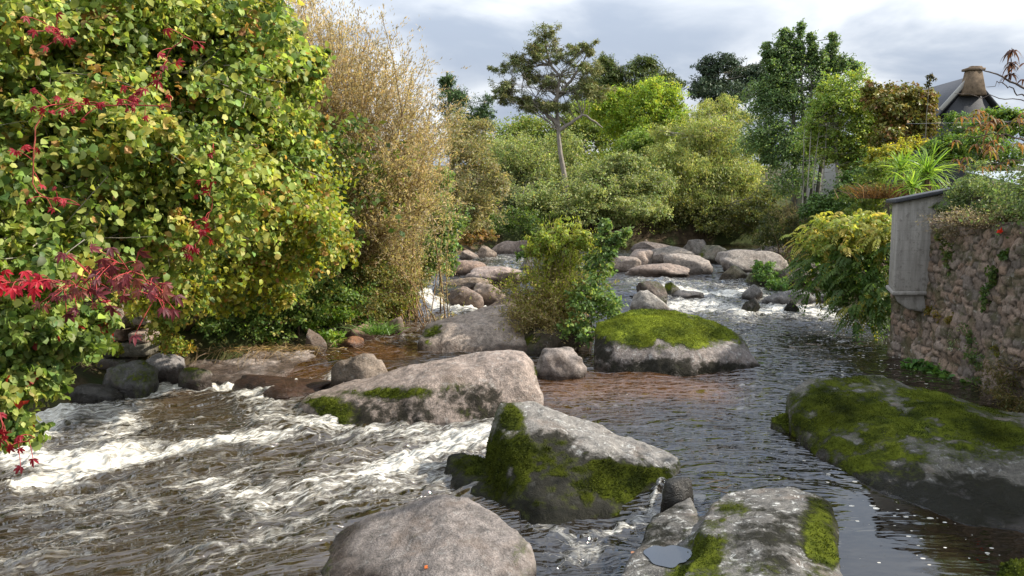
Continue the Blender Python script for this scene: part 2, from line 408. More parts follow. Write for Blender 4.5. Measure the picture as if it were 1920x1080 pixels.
# ------------------------------------------------------------------ water
LV = [(100,1000,0),(400,1000,0),(500,900,0),(100,850,.04),(300,800,.07),(700,860,.05),(850,830,.10),(930,840,.10),(600,1000,0),(0,1000,0),(-100,900,0),
      (150,760,.12),(250,740,.16),(1080,1040,-.04),(1120,1020,-.02),(500,790,.08),(520,750,.13),(590,790,.10),(350,725,.16),(450,745,.15),
      (560,680,.33),(640,665,.36),(700,690,.35),(700,650,.38),(760,625,.40),(640,640,.38),(620,715,.28),(590,740,.16),
      (1050,720,.3),(1030,800,.27),(1100,740,.3),(1200,760,.3),(1350,750,.3),(1300,850,.28),(1400,880,.28),(1500,700,.3),(1600,650,.3),(1700,720,.3),(1450,800,.28),
      (1240,900,.24),(1245,940,.12),(1600,930,.22),(1700,1000,.2),(1900,1050,.2),(1600,1060,.2),(1800,900,.22),(1750,1080,.2),
      (1450,620,.32),(1600,610,.3),(1300,590,.40),(1400,572,.46),(1330,556,.62),(1500,572,.42),(1560,570,.38),(1250,532,.84),(1340,540,.74),(1440,548,.6),
      (1200,522,.9),(1300,520,.9),(1400,517,.92),(1200,480,1.0),(1300,470,1.02),(1250,450,1.06),(1450,455,1.06),(1500,470,1.0),
      (820,545,.95),(830,585,.47),(800,603,.42),(870,590,.44),(905,580,.45),(840,530,1.0),(900,500,1.05),(930,485,1.1),(940,460,1.13),(980,445,1.15),(1000,500,1.02),(1050,480,1.05)]
LVA = np.array(LV, float)
def level(px0, py0):
    """water level from control points given where the level plane is seen"""
    num = 0; den = 0
    for a, b, z in LVA:
        s = .16*(b - 385) + 4
        d2 = ((px0 - a)/(1.9*s))**2 + ((py0 - b)/(.75*s))**2
        wgt = np.exp(-d2) + 1e-6/(1 + d2)**2
        num = num + wgt*z; den = den + wgt
    return num/den
NYW, NXW = 620, 860
yy = 2.6*np.exp(np.linspace(0, math.log(75/2.6), NYW)); tt = np.tan(np.linspace(-.80, .80, NXW))*.98
WX = (yy[:, None]*tt[None]).ravel(); WY = np.repeat(yy, NXW)
zz = np.interp(WY, [5, 20, 30, 50], [0, .2, .8, 1.0])
for it in range(4):
    pyw = 385 + F*(H - zz)/WY; pxw = 960 + F*WX/WY
    if it < 3: zz = .5*zz + .5*level(pxw, pyw)
    else: zz = level(pxw, pyw)
pyw = 385 + F*(H - zz)/WY
def strokes(lst):
    f = np.zeros_like(WX)
    for pts, r, s in lst:
        for (x0, y0), (x1, y1) in zip(pts[:-1], pts[1:]):
            dx, dy = x1 - x0, (y1 - y0)*2.0
            u = np.clip(((pxw - x0)*dx + (pyw - y0)*2*dy)/(dx*dx + dy*dy + 1e-6), 0, 1)
            d = np.hypot(pxw - x0 - u*dx, (pyw - y0)*2 - u*dy)/r
            f = np.maximum(f, s*np.exp(-d**2))
    return f
foam = strokes([
    ([(250, 712), (130, 745), (60, 800), (0, 850)], 75, 1.0), ([(120, 760), (220, 800), (150, 850)], 80, .75), ([(0, 880), (120, 890), (220, 865)], 60, 1.0),
    ([(0, 930), (120, 900), (230, 868), (420, 838), (530, 826), (610, 806)], 34, .95), ([(225, 742), (330, 733), (425, 733), (520, 745), (560, 735)], 34, 1.0),
    ([(440, 742), (500, 770), (480, 800), (560, 800)], 50, .8), ([(590, 812), (700, 822), (840, 822), (930, 815)], 60, .75),
    ([(930, 830), (860, 830), (760, 880), (700, 905)], 75, .95), ([(800, 900), (620, 930), (480, 960), (380, 930)], 120, .72),
    ([(860, 870), (640, 960), (500, 1020), (410, 1060)], 30, .75), ([(700, 880), (520, 880), (420, 910), (300, 935)], 50, .6),
    ([(250, 960), (120, 1020), (0, 1080)], 80, .58), ([(420, 880), (250, 980), (60, 1060)], 45, .45), ([(560, 1000), (350, 1070)], 100, .5),
    ([(300, 800), (380, 815), (480, 850)], 60, .45), ([(0, 980), (200, 930)], 50, .6),
    ([(660, 682), (612, 712), (585, 745), (570, 775)], 15, .85), ([(690, 640), (770, 632)], 26, .45), ([(480, 690), (600, 660)], 40, .18),
    ([(800, 548), (822, 570), (850, 580), (900, 583)], 24, 1.1), ([(800, 600), (760, 615)], 30, .5),
    ([(1190, 525), (1320, 535), (1430, 520)], 26, .6), ([(1245, 540), (1330, 552), (1420, 545)], 26, .9), ([(1270, 575), (1330, 570), (1400, 590), (1480, 578), (1570, 588)], 40, .85),
    ([(1230, 560), (1280, 590)], 30, .8), ([(1440, 556), (1560, 566)], 24, .7), ([(1330, 610), (1420, 640)], 70, .3), ([(1400, 700), (1500, 660)], 120, .12),
    ([(1010, 1010), (1090, 1040), (1190, 1000), (1230, 975)], 26, .7), ([(1050, 1075), (1150, 1050)], 30, .5), ([(1255, 905), (1240, 940), (1226, 975)], 8, .75),
    ([(900, 480), (975, 488)], 22, .6), ([(890, 500), (975, 502)], 16, .6), ([(1040, 760), (1200, 740)], 60, .12)])
foam = foam*(1 - .05*smooth(.3, .8, foam)*(foam < .9))
fleck = strokes([([(1620, 620), (1700, 700)], 110, 1.25), ([(1560, 690), (1700, 660)], 100, 1.15), ([(1580, 930), (1700, 960), (1920, 1040)], 170, 1.2), ([(1750, 1060), (1900, 1070)], 120, .9), ([(500, 690), (640, 655)], 50, .7)])
shal = strokes([([(1060, 735), (1180, 728), (1330, 735)], 75, 1.0), ([(1020, 760), (1180, 770)], 60, .4), ([(520, 712), (640, 690), (720, 660)], 60, .8), ([(740, 620), (800, 610)], 50, .5), ([(350, 720), (300, 735)], 60, .4)])
turb = strokes([([(0, 900), (500, 900), (800, 900)], 260, 1.0), ([(0, 1060), (560, 1060)], 200, .8), ([(300, 780), (560, 790)], 120, .9)])
col = np.array([.009, .0065, .004])[None] + turb[:, None]*np.array([.036, .026, .014]) + shal[:, None]*np.array([.075, .030, .007])
leftm = smooth(1050, 900, pxw)*smooth(640, 720, pyw)
ang = math.atan2(-3.2, -5.8)
ex, ey = math.cos(ang), math.sin(ang)
ua = WX*ex + WY*ey; va = -WX*ey + WY*ex
flow = np.where((leftm > .5)[:, None], np.stack([ua*.55, va*1.15, 0*ua], -1), np.stack([WX*.8 + 40, WY*1.15, 0*WX], -1))
rough = np.clip(.42 + foam*1.0 + turb*.5, 0, 1.3)
pf = np.stack([flow[:, 0]*1.4, flow[:, 1]*1.4, 0*WX], -1)
wave = fbm(pf*.9, 3, 21)*.085 + fbm(pf*2.6, 3, 31)*.036
wave2 = np.abs(fbm(pf*4.5, 3, 41))*.10
zz2 = zz + wave*rough + wave2*np.clip(foam, 0, 1)
still = smooth(1470, 1640, pxw + .35*(pyw - 980))*smooth(860, 930, pyw)
zz2 = zz + (zz2 - zz)*(1 - .9*still)
chop = np.clip(.62 + .2*foam + .15*turb, 0, 1)*(1 - .93*still)*np.clip(22/WY, .55, 1)
darkr = smooth(1560, 1640, pxw)*smooth(600, 640, pyw); chop = chop*(1 - .55*darkr)
wo_ = mk('water', np.stack([WX, WY, zz2], -1), [grid_faces(NYW, NXW)], M['water'], cols=col,
   attrs=dict(foam=foam, fleck=fleck, chop=chop, flow=flow), sm=True)
tag(wo_, 'peat brown river water with white foam streaming between the boulders', None, None, 'structure')

# ------------------------------------------------------------------ rocks
def vert_normals(V, T):
    n = np.cross(V[T[:, 1]] - V[T[:, 0]], V[T[:, 2]] - V[T[:, 0]])
    N = np.zeros_like(V)
    for k in range(3):
        for c in range(3): N[:, c] += np.bincount(T[:, k], n[:, c], len(V))
    return nrm(N)
def lap(V, T, it, lam=.5):
    E = np.concatenate([T[:, [0, 1]], T[:, [1, 2]], T[:, [2, 0]]]); E = np.concatenate([E, E[:, ::-1]])
    deg = np.bincount(E[:, 0], minlength=len(V))
    for _ in range(it):
        m = np.stack([np.bincount(E[:, 0], V[E[:, 1], c], len(V)) for c in range(3)], -1)/deg[:, None]
        V = V + lam*(m - V)
    return V
PALE, PINK, GREY, DARK, BROWN = (.31, .275, .245), (.36, .275, .22), (.25, .235, .22), (.10, .095, .085), (.20, .125, .08)
def finish_rock(name, V, T, label, cat, origin, tint, mossf, wetz, lichen, wetall=0., tufts=0, tuftlen=.025, group=None, blobs=None, bias=None, dark=None, dark0=.17, mtone=.75):
    N = vert_normals(V, T)
    n1 = fbm(V*2.2, 4, 61); n2 = fbm(V*7, 3, 62)
    ms = mossf*(.25 + .75*N[:, 2]) + .35*n1 + .12*n2 if mossf > 0 else np.full(len(V), -1.)
    px, py = topx(V)
    for (a, b, rx, ry, s) in (blobs or []):
        g = np.exp(-(((px - a)/rx)**2 + ((py - b)/ry)**2)**1.1)
        ms = np.maximum(ms, -.1) + g*(s + .5*n1 + .35*n2)
    if bias is not None: ms = ms + bias(V, N, px, py)
    moss = np.clip(ms, 0, 1)
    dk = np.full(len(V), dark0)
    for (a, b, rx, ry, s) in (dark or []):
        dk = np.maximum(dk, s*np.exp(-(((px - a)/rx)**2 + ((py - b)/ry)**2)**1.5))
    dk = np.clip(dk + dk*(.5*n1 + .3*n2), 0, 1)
    wet = np.clip(smooth(wetz + .10, wetz - .02, V[:, 2] + .07*n1 + .03*n2) + wetall, 0, 1)
    o = mk(name, V, [T], M['rock'], None, origin, np.tile(np.array(tint), (len(V), 1)), dict(moss=moss, wet=wet, dark=dk, mtone=np.clip(mtone*(1 + .5*fbm(V*1.5, 3, 65)), .15, 1.8), lichen=np.full(len(V), lichen)), True)
    tag(o, label, cat, group)
    if tufts:
        A = np.linalg.norm(np.cross(V[T[:, 1]] - V[T[:, 0]], V[T[:, 2]] - V[T[:, 0]]), axis=1)/2
        pc3 = V[T].mean(1); mf = moss[T].mean(1) + .30*fbm(pc3*9, 3, 64); wgt = A*np.clip((mf - .58)*1.8, 0, 1)
        if wgt.sum() > .01:
            n = min(int(tufts*wgt.sum()), 60000)
            f = rng.choice(len(T), n, p=wgt/wgt.sum())
            b = rng.dirichlet((1, 1, 1), n)
            p = (V[T[f]]*b[:, :, None]).sum(1); nn = (N[T[f]]*b[:, :, None]).sum(1)
            d = nrm(nn + .8*rng.normal(size=(n, 3)))
            ln = tuftlen*rng.uniform(.4, 1.3, n)*np.clip(.45 + mf[f], .5, 1.2)
            md = fbm(p*3.1, 3, 63)[:, None]
            c = np.array([.042, .060, .012]) + np.clip(md*.6 + .4, 0, 1)*np.array([.088, .098, .006])
            Vl, Fl, Cl = leaves(p - nn*.004, d, nn, ln, ln*.55, c*np.clip(mtone*(1 + .5*fbm(p*1.5, 3, 65)), .15, 1.8)[:, None]*rng.uniform(.7, 1.3, (n, 1)), 'quad')
            tag(mk('moss', Vl, [Fl], M['moss'], o, origin, Cl), None, None, None, 'stuff')
    return o
def hull_rock(label, pts, zb, tint, vox=.04, sm=10, disp=.035, seed=1, name='boulder', extra=None, spread=1.0, flat=None, **kw):
    """big boulder: hull of measured corner points (px, py, distance), rounded and weathered"""
    def hull(pp):
        bm = bmesh.new()
        for p in pp: bm.verts.new(p)
        bmesh.ops.convex_hull(bm, input=bm.verts)
        for v in [v for v in bm.verts if not v.link_faces]: bm.verts.remove(v)
        return bm
    me = bpy.data.meshes.new('tmp'); bmA = None
    groups = [pts] + (extra or [])
    tmp = bmesh.new()
    for g in groups:
        W = np.array([P(*q) if q[2] > 3 else G(*q) for q in g]); c = W.mean(0)
        B = W.copy(); B[:, :2] = c[:2] + (B[:, :2] - c[:2])*spread; B[:, 2] = zb
        b = hull(np.concatenate([W, B])); m2 = bpy.data.meshes.new('t2'); b.to_mesh(m2); b.free(); tmp.from_mesh(m2); bpy.data.meshes.remove(m2)
    tmp.to_mesh(me); tmp.free()
    o = bpy.data.objects.new('tmp', me); COL.objects.link(o)
    r = o.modifiers.new('r', 'REMESH'); r.mode = 'VOXEL'; r.voxel_size = vox
    dg = bpy.context.evaluated_depsgraph_get(); ev = o.evaluated_get(dg); m = ev.to_mesh()
    m.calc_loop_triangles()
    V = np.zeros(len(m.vertices)*3, np.float32); m.vertices.foreach_get('co', V); V = V.reshape(-1, 3).astype(float)
    T = np.zeros(len(m.loop_triangles)*3, np.int32); m.loop_triangles.foreach_get('vertices', T); T = T.reshape(-1, 3)
    ev.to_mesh_clear(); bpy.data.objects.remove(o); bpy.data.meshes.remove(me)
    V0 = V; V = lap(V, T, sm, .6)
    V = V + .35*(lap(V0, T, 3, .6) - V)
    N = vert_normals(V, T)
    q = V + seed*13.7
    d = disp*(1.5*fbm(q*1.1, 3, seed) + .7*fbm(q*3.2, 3, seed + 1) + .22*fbm(q*10, 3, seed + 2))
    V = V + N*d[:, None]
    if flat: V = flat(V)
    c = V.mean(0)
    return finish_rock(name, V, T, label, kw.pop('cat', 'boulder'), (c[0], c[1], max(zb, 0)), tint, kw.pop('moss', 0), kw.pop('wetz', .1), kw.pop('lichen', .3), **kw)
_ico = {}
def ico(k):
    if k not in _ico:
        bm = bmesh.new(); bmesh.ops.create_icosphere(bm, subdivisions=k, radius=1); bm.verts.ensure_lookup_table()
        _ico[k] = (np.array([v.co[:] for v in bm.verts]), np.array([[v.index for v in f.verts] for f in bm.faces])); bm.free()
    return _ico[k]
def rock(label, x0, x1, yt, yb, z, dr=.8, seed=1, tint=PINK, moss=0., pk=.5, sub=4, cuts=8, bulge=.15, box_=.8, name='rock', lichen=.25, wet=.06, rz=None, round_=.22, sink=.5, **kw):
    V, T = ico(sub); V = V.copy(); r = np.random.default_rng(seed)
    V = np.sign(V)*np.abs(V)**box_
    V = V*(1 + round_*fbm(V*1.2 + seed*7.1, 2, seed))[:, None]
    for k in range(cuts):
        nn = nrm(r.normal(size=3) + np.array([0, 0, .2])); c = r.uniform(.5, .82)
        V = V - np.maximum(V@nn - c, 0)[:, None]*nn*.93
    V = V*(1 + .05*fbm(V*3.1 + seed*3.3, 3, seed + 5) + .018*fbm(V*9 + seed, 3, seed + 6))[:, None]
    xc = (x0 + x1)/2; Yf = G(xc, yb, z)[1]
    W = (x1 - x0)*Yf/F; D = dr*W/2; Yc = Yf + D*.75; W = (x1 - x0)*Yc/F
    ztop = P(xc, yt, Yc + .1*D)[2]; Hh = max(ztop - z, .04)
    zc = z + bulge*Hh
    a = r.uniform(-.35, .35) if rz is None else rz
    ca, sa = math.cos(a), math.sin(a); V = np.stack([V[:, 0]*ca - V[:, 1]*sa, V[:, 0]*sa + V[:, 1]*ca, V[:, 2]], -1)
    V[:, 2] = V[:, 2]/V[:, 2].max()
    V[:, 0] += (pk - .5)*1.6*np.clip(V[:, 2], 0, 1)**1.2
    up = V[:, 2] > -.15
    lo, hi = V[up, 0].min(), V[up, 0].max(); V[:, 0] = (V[:, 0] - lo)/(hi - lo)*2 - 1
    V[:, 1] = V[:, 1]/np.abs(V[:, 1]).max()
    Z = np.where(V[:, 2] > 0, zc + V[:, 2]*(ztop - zc), zc + V[:, 2]*(zc - z + sink))
    ctr = P(xc, yb, Yc); X = ctr[0] + V[:, 0]*W/2
    V = np.stack([X, Yc + V[:, 1]*D, Z], -1); tint = tuple(q*.88 for q in tint); kw.setdefault('dark0', .24)
    return finish_rock(name, V, T, label, kw.pop('cat', 'rock' if name != 'boulder' else 'boulder'), (ctr[0], Yc, z), tint, moss, z + wet, lichen, **kw)
# ------------------------------------------------------------------ leaf geometry
def _tm(v, f): return np.array(v, float), np.array(f)
TM = {
 'quad': _tm([(0,0,0), (.5,-.5,.06), (1,0,-.05), (.5,.5,.06)], [(0,1,2,3)]),
 'oval': _tm([(0,0,0), (.3,-.43,.10), (.3,0,.02), (.3,.43,.10), (.72,-.36,.05), (.72,0,-.04), (.72,.36,.05), (1,0,-.16)],
             [(0,1,2,3), (1,4,5,2), (2,5,6,3), (5,4,7,6)]),
 'blade': _tm([(0,-.5,0), (0,.5,0), (.4,.42,.10), (.4,-.42,.10), (.75,.26,.06), (.75,-.26,.06), (1,.02,-.10), (1,-.02,-.10)],
              [(0,3,2,1), (3,5,4,2), (5,7,6,4)]),
}
TM['oval'] = (TM['oval'][0], np.array([(0,1,2,3), (1,4,5,2), (2,5,6,3), (4,7,6,5)]))
def leaves(pos, d, n0, ln, wd, cols, kind='quad'):
    T, Fc = TM[kind]
    d = nrm(d); s = nrm(np.cross(n0 + 1e-4, d)); n = np.cross(d, s)
    ln = np.broadcast_to(np.asarray(ln, float).reshape(-1), (len(pos),)); wd = np.broadcast_to(np.asarray(wd, float).reshape(-1), (len(pos),))
    V = (pos[:, None] + T[None, :, 0, None]*(d*ln[:, None])[:, None] + T[None, :, 1, None]*(s*wd[:, None])[:, None] + T[None, :, 2, None]*(n*ln[:, None])[:, None])
    Fa = (Fc[None] + (np.arange(len(pos))*len(T))[:, None, None]).reshape(-1, Fc.shape[1])
    C = np.repeat(np.broadcast_to(cols, (len(pos), 3)), len(T), 0)
    return V.reshape(-1, 3), Fa, C
def pick(pal, n, r):
    w_ = np.array([p[0] for p in pal], float); c = np.array([p[1] for p in pal], float)
    return c[r.choice(len(pal), n, p=w_/w_.sum())]
def crown_pts(lobes, nc, r, shell=.5, sub=6):
    """clump centres in the outer shell of the crown's lobes; lobe = (px, py, rx, ry, Y[, depth])"""
    C = []; O = []
    Ls = []
    for L in lobes:
        c = P(L[0], L[1], L[4]); s = L[4]/F
        Ls.append((c, np.array([L[2]*s, L[5] if len(L) > 5 else .8*L[2]*s, L[3]*s])))
    if sub:
        L2 = []
        for c, ax in Ls:
            L2.append((c, ax*.62))
            for q in range(sub):
                u_ = nrm(r.normal(size=3) + np.array([0, 0, .15])); f_ = r.uniform(.22, .52)
                L2.append((c + u_*ax*r.uniform(.55, .98), ax*f_*np.array([1.1, 1.1, .8])))
        Ls = L2
    wts = np.array([(q[1][0]*q[1][2] + q[1][1]*q[1][2])*1. for q in Ls])**.62; wts /= wts.sum()
    k = r.choice(len(Ls), nc, p=wts)
    u = nrm(r.normal(size=(nc, 3))); rad = (shell**3 + (1 - shell**3)*r.uniform(size=nc))**(1/3)
    cen = np.array([q[0] for q in Ls])[k]; ax = np.array([q[1] for q in Ls])[k]
    wob = .97 + .5*fbm(u*2.1 + k[:, None]*5.1, 3, 77)
    C = cen + u*ax*(rad*np.clip(wob, .6, 1.28))[:, None]
    return C, nrm(u/ax), Ls, ax.min(1)
def crown(lobes, nc, per, cr, ln, wd, pal, kind='quad', shell=.5, flat=.65, out=.6, up=.5, rnd=.7, droop=.25, seed=0, mixp=.3, jit=.28, sub=6):
    r = np.random.default_rng(seed + 100)
    C, O, Ls, axm = crown_pts(lobes, nc, r, shell, sub)
    base = pick(pal, nc, r)*r.uniform(.8, 1.2, (nc, 1))
    n = nc*per; k = np.repeat(np.arange(nc), per)
    g = np.clip(r.normal(size=(n, 3)), -1.5, 1.5)*np.array([1, 1, flat])
    twd = nrm(O + .8*r.normal(size=(nc, 3))*np.array([1, 1, .7]) + np.array([0, 0, .15 - droop*.5]))
    sz = cr*np.exp(.35*np.clip(r.normal(size=nc), -2, 1.3))*np.clip(axm/(2.6*cr), .3, 1)
    uu = r.uniform(-.5, 1., n)
    pos = C[k] + twd[k]*(uu*2.2*sz[k])[:, None] + g*(sz[k]*(.62 - .3*np.maximum(uu, 0)))[:, None] - np.array([0, 0, 1.])*(droop*.5*np.maximum(uu, 0)**2*sz[k])[:, None]
    nn = nrm(out*O[k] + np.array([0, 0, up]) + rnd*r.normal(size=(n, 3)))
    d = r.normal(size=(n, 3)) + .5*O[k] + .4*g; d[:, 2] -= droop
    d = nrm(d - (d*nn).sum(1, keepdims=True)*nn); d[:, 2] -= droop*.6
    col = np.where((r.uniform(size=n) < mixp)[:, None], pick(pal, n, r), base[k])*np.exp(jit*r.normal(size=(n, 1))*.6)*np.array([1, 1, 1]) 
    col = col*(1 + .08*r.normal(size=(n, 3)))
    V, Fa, Cc = leaves(pos, d, nn, ln*(q_ := r.uniform(.5, 1.3, n)), wd*q_*r.uniform(.8, 1.15, n), np.clip(col, .004, .8), kind)
    return V, Fa, Cc, C, Ls
BARK_GREY, BARK_BROWN, BARK_PALE = (.16, .145, .12), (.085, .06, .04), (.36, .33, .27)
def limbs(acc, trunk, C, r, n, r0, col=BARK_GREY, sag=.3, k=5, minr=.012):
    """tapered limbs from the trunk out to n of the crown's clumps"""
    if n <= 0 or len(C) == 0: return
    tr = np.asarray(trunk)
    for c in C[r.choice(len(C), min(n, len(C)), replace=False)]:
        below = tr[tr[:, 2] < c[2] + .2*np.linalg.norm(c[:2] - tr[-1][:2])]
        if len(below) == 0: below = tr[:1]
        dist = np.linalg.norm(below - c, axis=1); i = int(np.argmin(dist + .35*np.arange(len(below))[::-1]*0))
        a = below[i]; L = np.linalg.norm(c - a)
        m = a*.5 + c*.5 + np.array([r.normal()*.1*L, r.normal()*.1*L, sag*.4*L*r.uniform(-.3, 1)])
        rr = max(minr, r0*min(1, .22 + .05*L))
        pts = bez(a, m, c, 8); pts[1:-1] += r.normal(size=(6, 3))*.02*L
        V, Fq = tube(pts, np.linspace(rr, rr*.25, 8), k); acc.add(V, Fq, np.array(col))
        if L > 1.0:
            for q in (3, 5):
                e = pts[q] + (c - a)*.25*r.uniform(.5, 1) + r.normal(size=3)*min(.13*L, .5)
                V, Fq = tube(bez(pts[q], (pts[q] + e)/2 + r.normal(size=3)*.05*L, e, 5), np.linspace(rr*.5, rr*.12, 5), 4); acc.add(V, Fq, np.array(col))
def resample(pts, n):
    pts = np.asarray(pts, float); s = np.concatenate([[0], np.cumsum(np.linalg.norm(np.diff(pts, axis=0), axis=1))])
    q = np.linspace(0, s[-1], n)
    return np.stack([np.interp(q, s, pts[:, c]) for c in range(3)], -1)
def tree(name, label, cat, lobes, nc, per, cr, ln, wd, pal, trunk=None, tr=.15, nl=14, bark=BARK_GREY, group=None, seed=0, mat='leaf',
         crown_name='crown', trunk_name='trunk', extra_trunks=None, base=None, foot=True, xfoot=True, tw=0, **kw):
    """trunk = list of (px, py, Y) way points; its foot goes down to the ground"""
    r = np.random.default_rng(seed + 5)
    if trunk is None:
        L = lobes[0]; trunk = [(L[0], L[1] + L[3], L[4]), (L[0], L[1], L[4]), (L[0], L[1] - .6*L[3], L[4])]
    W = np.array([P(*q) for q in trunk])
    gz_ = terz(W[0, 0], W[0, 1]) - .1
    if not foot: gz_ = W[0, 2] - .1
    elif W[0, 2] > gz_ + .05: W = np.concatenate([[[W[0, 0], W[0, 1], gz_]], W])
    org = (W[0, 0], W[0, 1], gz_ + .1)
    e = empty(name, org, label, cat, group)
    V, Fa, Cc, C, Ls = crown(lobes, nc, per, cr, ln, wd, pal, seed=seed, **kw)
    a = Acc(); pts = resample(W, 14); pts[1:-1] += r.normal(size=(12, 3))*tr*.35
    a.add(*tube(pts, np.linspace(tr, tr*.3, 14), 8), np.array(bark))
    limbs(a, pts, C, r, nl, tr*.55, bark)
    if tw:
        for i in r.choice(len(C), min(tw, len(C)), replace=False):      # bare outer twigs among the leaves
            o_ = C[i] - P(*lobes[0][:2], lobes[0][4]); o_ = nrm(o_ + r.normal(size=3)*.9*np.linalg.norm(o_)); L_ = r.uniform(.3, .8)
            p0_ = C[i] - o_*L_*.6; p2_ = C[i] + o_*L_*.45 + np.array([0, 0, -.06])
            a.add(*tube(bez(p0_, (p0_ + p2_)/2 + r.normal(size=3)*.07, p2_, 6), np.linspace(.005, .002, 6), 4), np.array(bark)*.8)
    for q in (extra_trunks or []):
        Wq = np.array([P(*z) for z in q]); g2 = terz(Wq[0, 0], Wq[0, 1]) - .1
        if Wq[0, 2] > g2 and xfoot: Wq = np.concatenate([[[Wq[0, 0], Wq[0, 1], g2]], Wq])
        pq = resample(Wq, 12); pq[1:-1] += r.normal(size=(10, 3))*tr*.2
        a.add(*tube(pq, np.linspace(tr*.7, tr*.2, 12), 7), np.array(bark)); limbs(a, pq, C, r, nl//3, tr*.35, bark)
    a.build(trunk_name, M['bark'], e, org, True)
    mk(crown_name, V, [Fa], M[mat], e, org, Cc)
    return e
def shrub(name, label, cat, lobes, nc, per, cr, ln, wd, pal, nst=12, tr=.03, **kw):
    return tree(name, label, cat, lobes, nc, per, cr, ln, wd, pal, tr=tr, nl=nst, crown_name='foliage', trunk_name='stem', bark=kw.pop('bark', BARK_BROWN), **kw)
def stems_plant(name, label, cat, bases, tips, n, per, ln, wd, pal_low, pal_high, bend=.4, spread=.25, r0=.015, seed=0, t0=.12, group=None, kind='quad', stemcol=(.22,.14,.07), upl=.8, split=.5, fade=.0, mat='leaf', zfoot=None):
    """a thicket of rods: bases / tips = lists of (px, py, Y) regions (x0, x1, y0, y1, Y0, Y1)"""
    r = np.random.default_rng(seed + 11)
    def reg(R, n):
        k = r.choice(len(R), n, p=np.array([q[6] if len(q) > 6 else 1. for q in R])/sum(q[6] if len(q) > 6 else 1. for q in R)); out = np.zeros((n, 3)); u = r.uniform(size=(n, 3))
        for i in range(n):
            q = R[k[i]]; th_ = u[i, 0]*2*math.pi; ra = .56*math.sqrt(u[i, 1])*(1 + .25*r.normal())
            out[i] = P((q[0] + q[1])/2 + ra*math.cos(th_)*(q[1] - q[0]), (q[2] + q[3])/2 + ra*math.sin(th_)*(q[3] - q[2]), q[4] + u[i, 2]*(q[5] - q[4]))
        return out
    A = reg(bases, n); B = reg(tips, n)
    for i in range(n): A[i, 2] = terz(A[i, 0], A[i, 1]) - .05 if zfoot is None else zfoot
    L = np.linalg.norm(B - A, axis=1, keepdims=True)
    Mid = (A + B)/2 + r.normal(size=(n, 3))*.06*L + np.array([0, 0, 1])*bend*.15*L
    acc = Acc()
    for i in range(n):
        rr = r0*r.uniform(.6, 1.4); V, Fq = tube(bez(A[i], Mid[i], B[i], 7), np.linspace(rr, rr*.25, 7), 4)
        acc.add(V, Fq, np.array(stemcol)*r.uniform(.6, 1.4))
    m = n*per; k = np.repeat(np.arange(n), per); t_ = t0 + (1 - t0)*r.uniform(size=m)**(1 - fade)
    tt_ = t_[:, None]
    pos = (1 - tt_)**2*A[k] + 2*tt_*(1 - tt_)*Mid[k] + tt_**2*B[k]
    tan = nrm(2*(1 - tt_)*(Mid[k] - A[k]) + 2*tt_*(B[k] - Mid[k]))
    # side twigs: leaves gather along a few twigs per rod
    tw = r.integers(0, 14, m); key = k*14 + tw
    rt = np.random.default_rng(seed + 3); twdir = nrm(rt.normal(size=(n*14, 3)) + np.array([0, 0, .55]))
    tlen = spread*L[k, 0]*.35*(1.15 - t_)
    tpos = np.clip((tw + .5)/14*(1 - t0) + t0, 0, 1)
    use = r.uniform(size=m) < split
    t2 = np.where(use, tpos, t_)[:, None]
    pos = (1 - t2)**2*A[k] + 2*t2*(1 - t2)*Mid[k] + t2**2*B[k]
    pos = pos + twdir[key]*(np.where(use, r.uniform(size=m), .05)*tlen)[:, None] + r.normal(size=(m, 3))*.03
    d = nrm(upl*tan + np.where(use[:, None], twdir[key], 0) + .6*r.normal(size=(m, 3)))
    nn = nrm(r.normal(size=(m, 3)) + np.array([.3, -.3, .4]))
    zc = smooth(np.percentile(pos[:, 2], 15), np.percentile(pos[:, 2], 92), pos[:, 2] + .25*r.normal(size=m))[:, None]
    hi = (r.uniform(size=(m, 1)) < zc)
    clump = np.exp(.25*fbm(pos*1.1, 3, seed + 9))[:, None]
    col = np.where(hi, pick(pal_high, m, r), pick(pal_low, m, r))*np.exp(.2*r.normal(size=(m, 1)))*clump
    org = tuple(A.mean(0))
    e = empty(name, org, label, cat, group)
    acc.build('stem', M['bark'], e, org)
    V, Fa, Cc = leaves(pos, d, nn, ln*r.uniform(.6, 1.3, m), wd*r.uniform(.7, 1.3, m), np.clip(col, .005, .8), kind)
    mk('foliage', V, [Fa], M[mat], e, org, Cc)
    return e
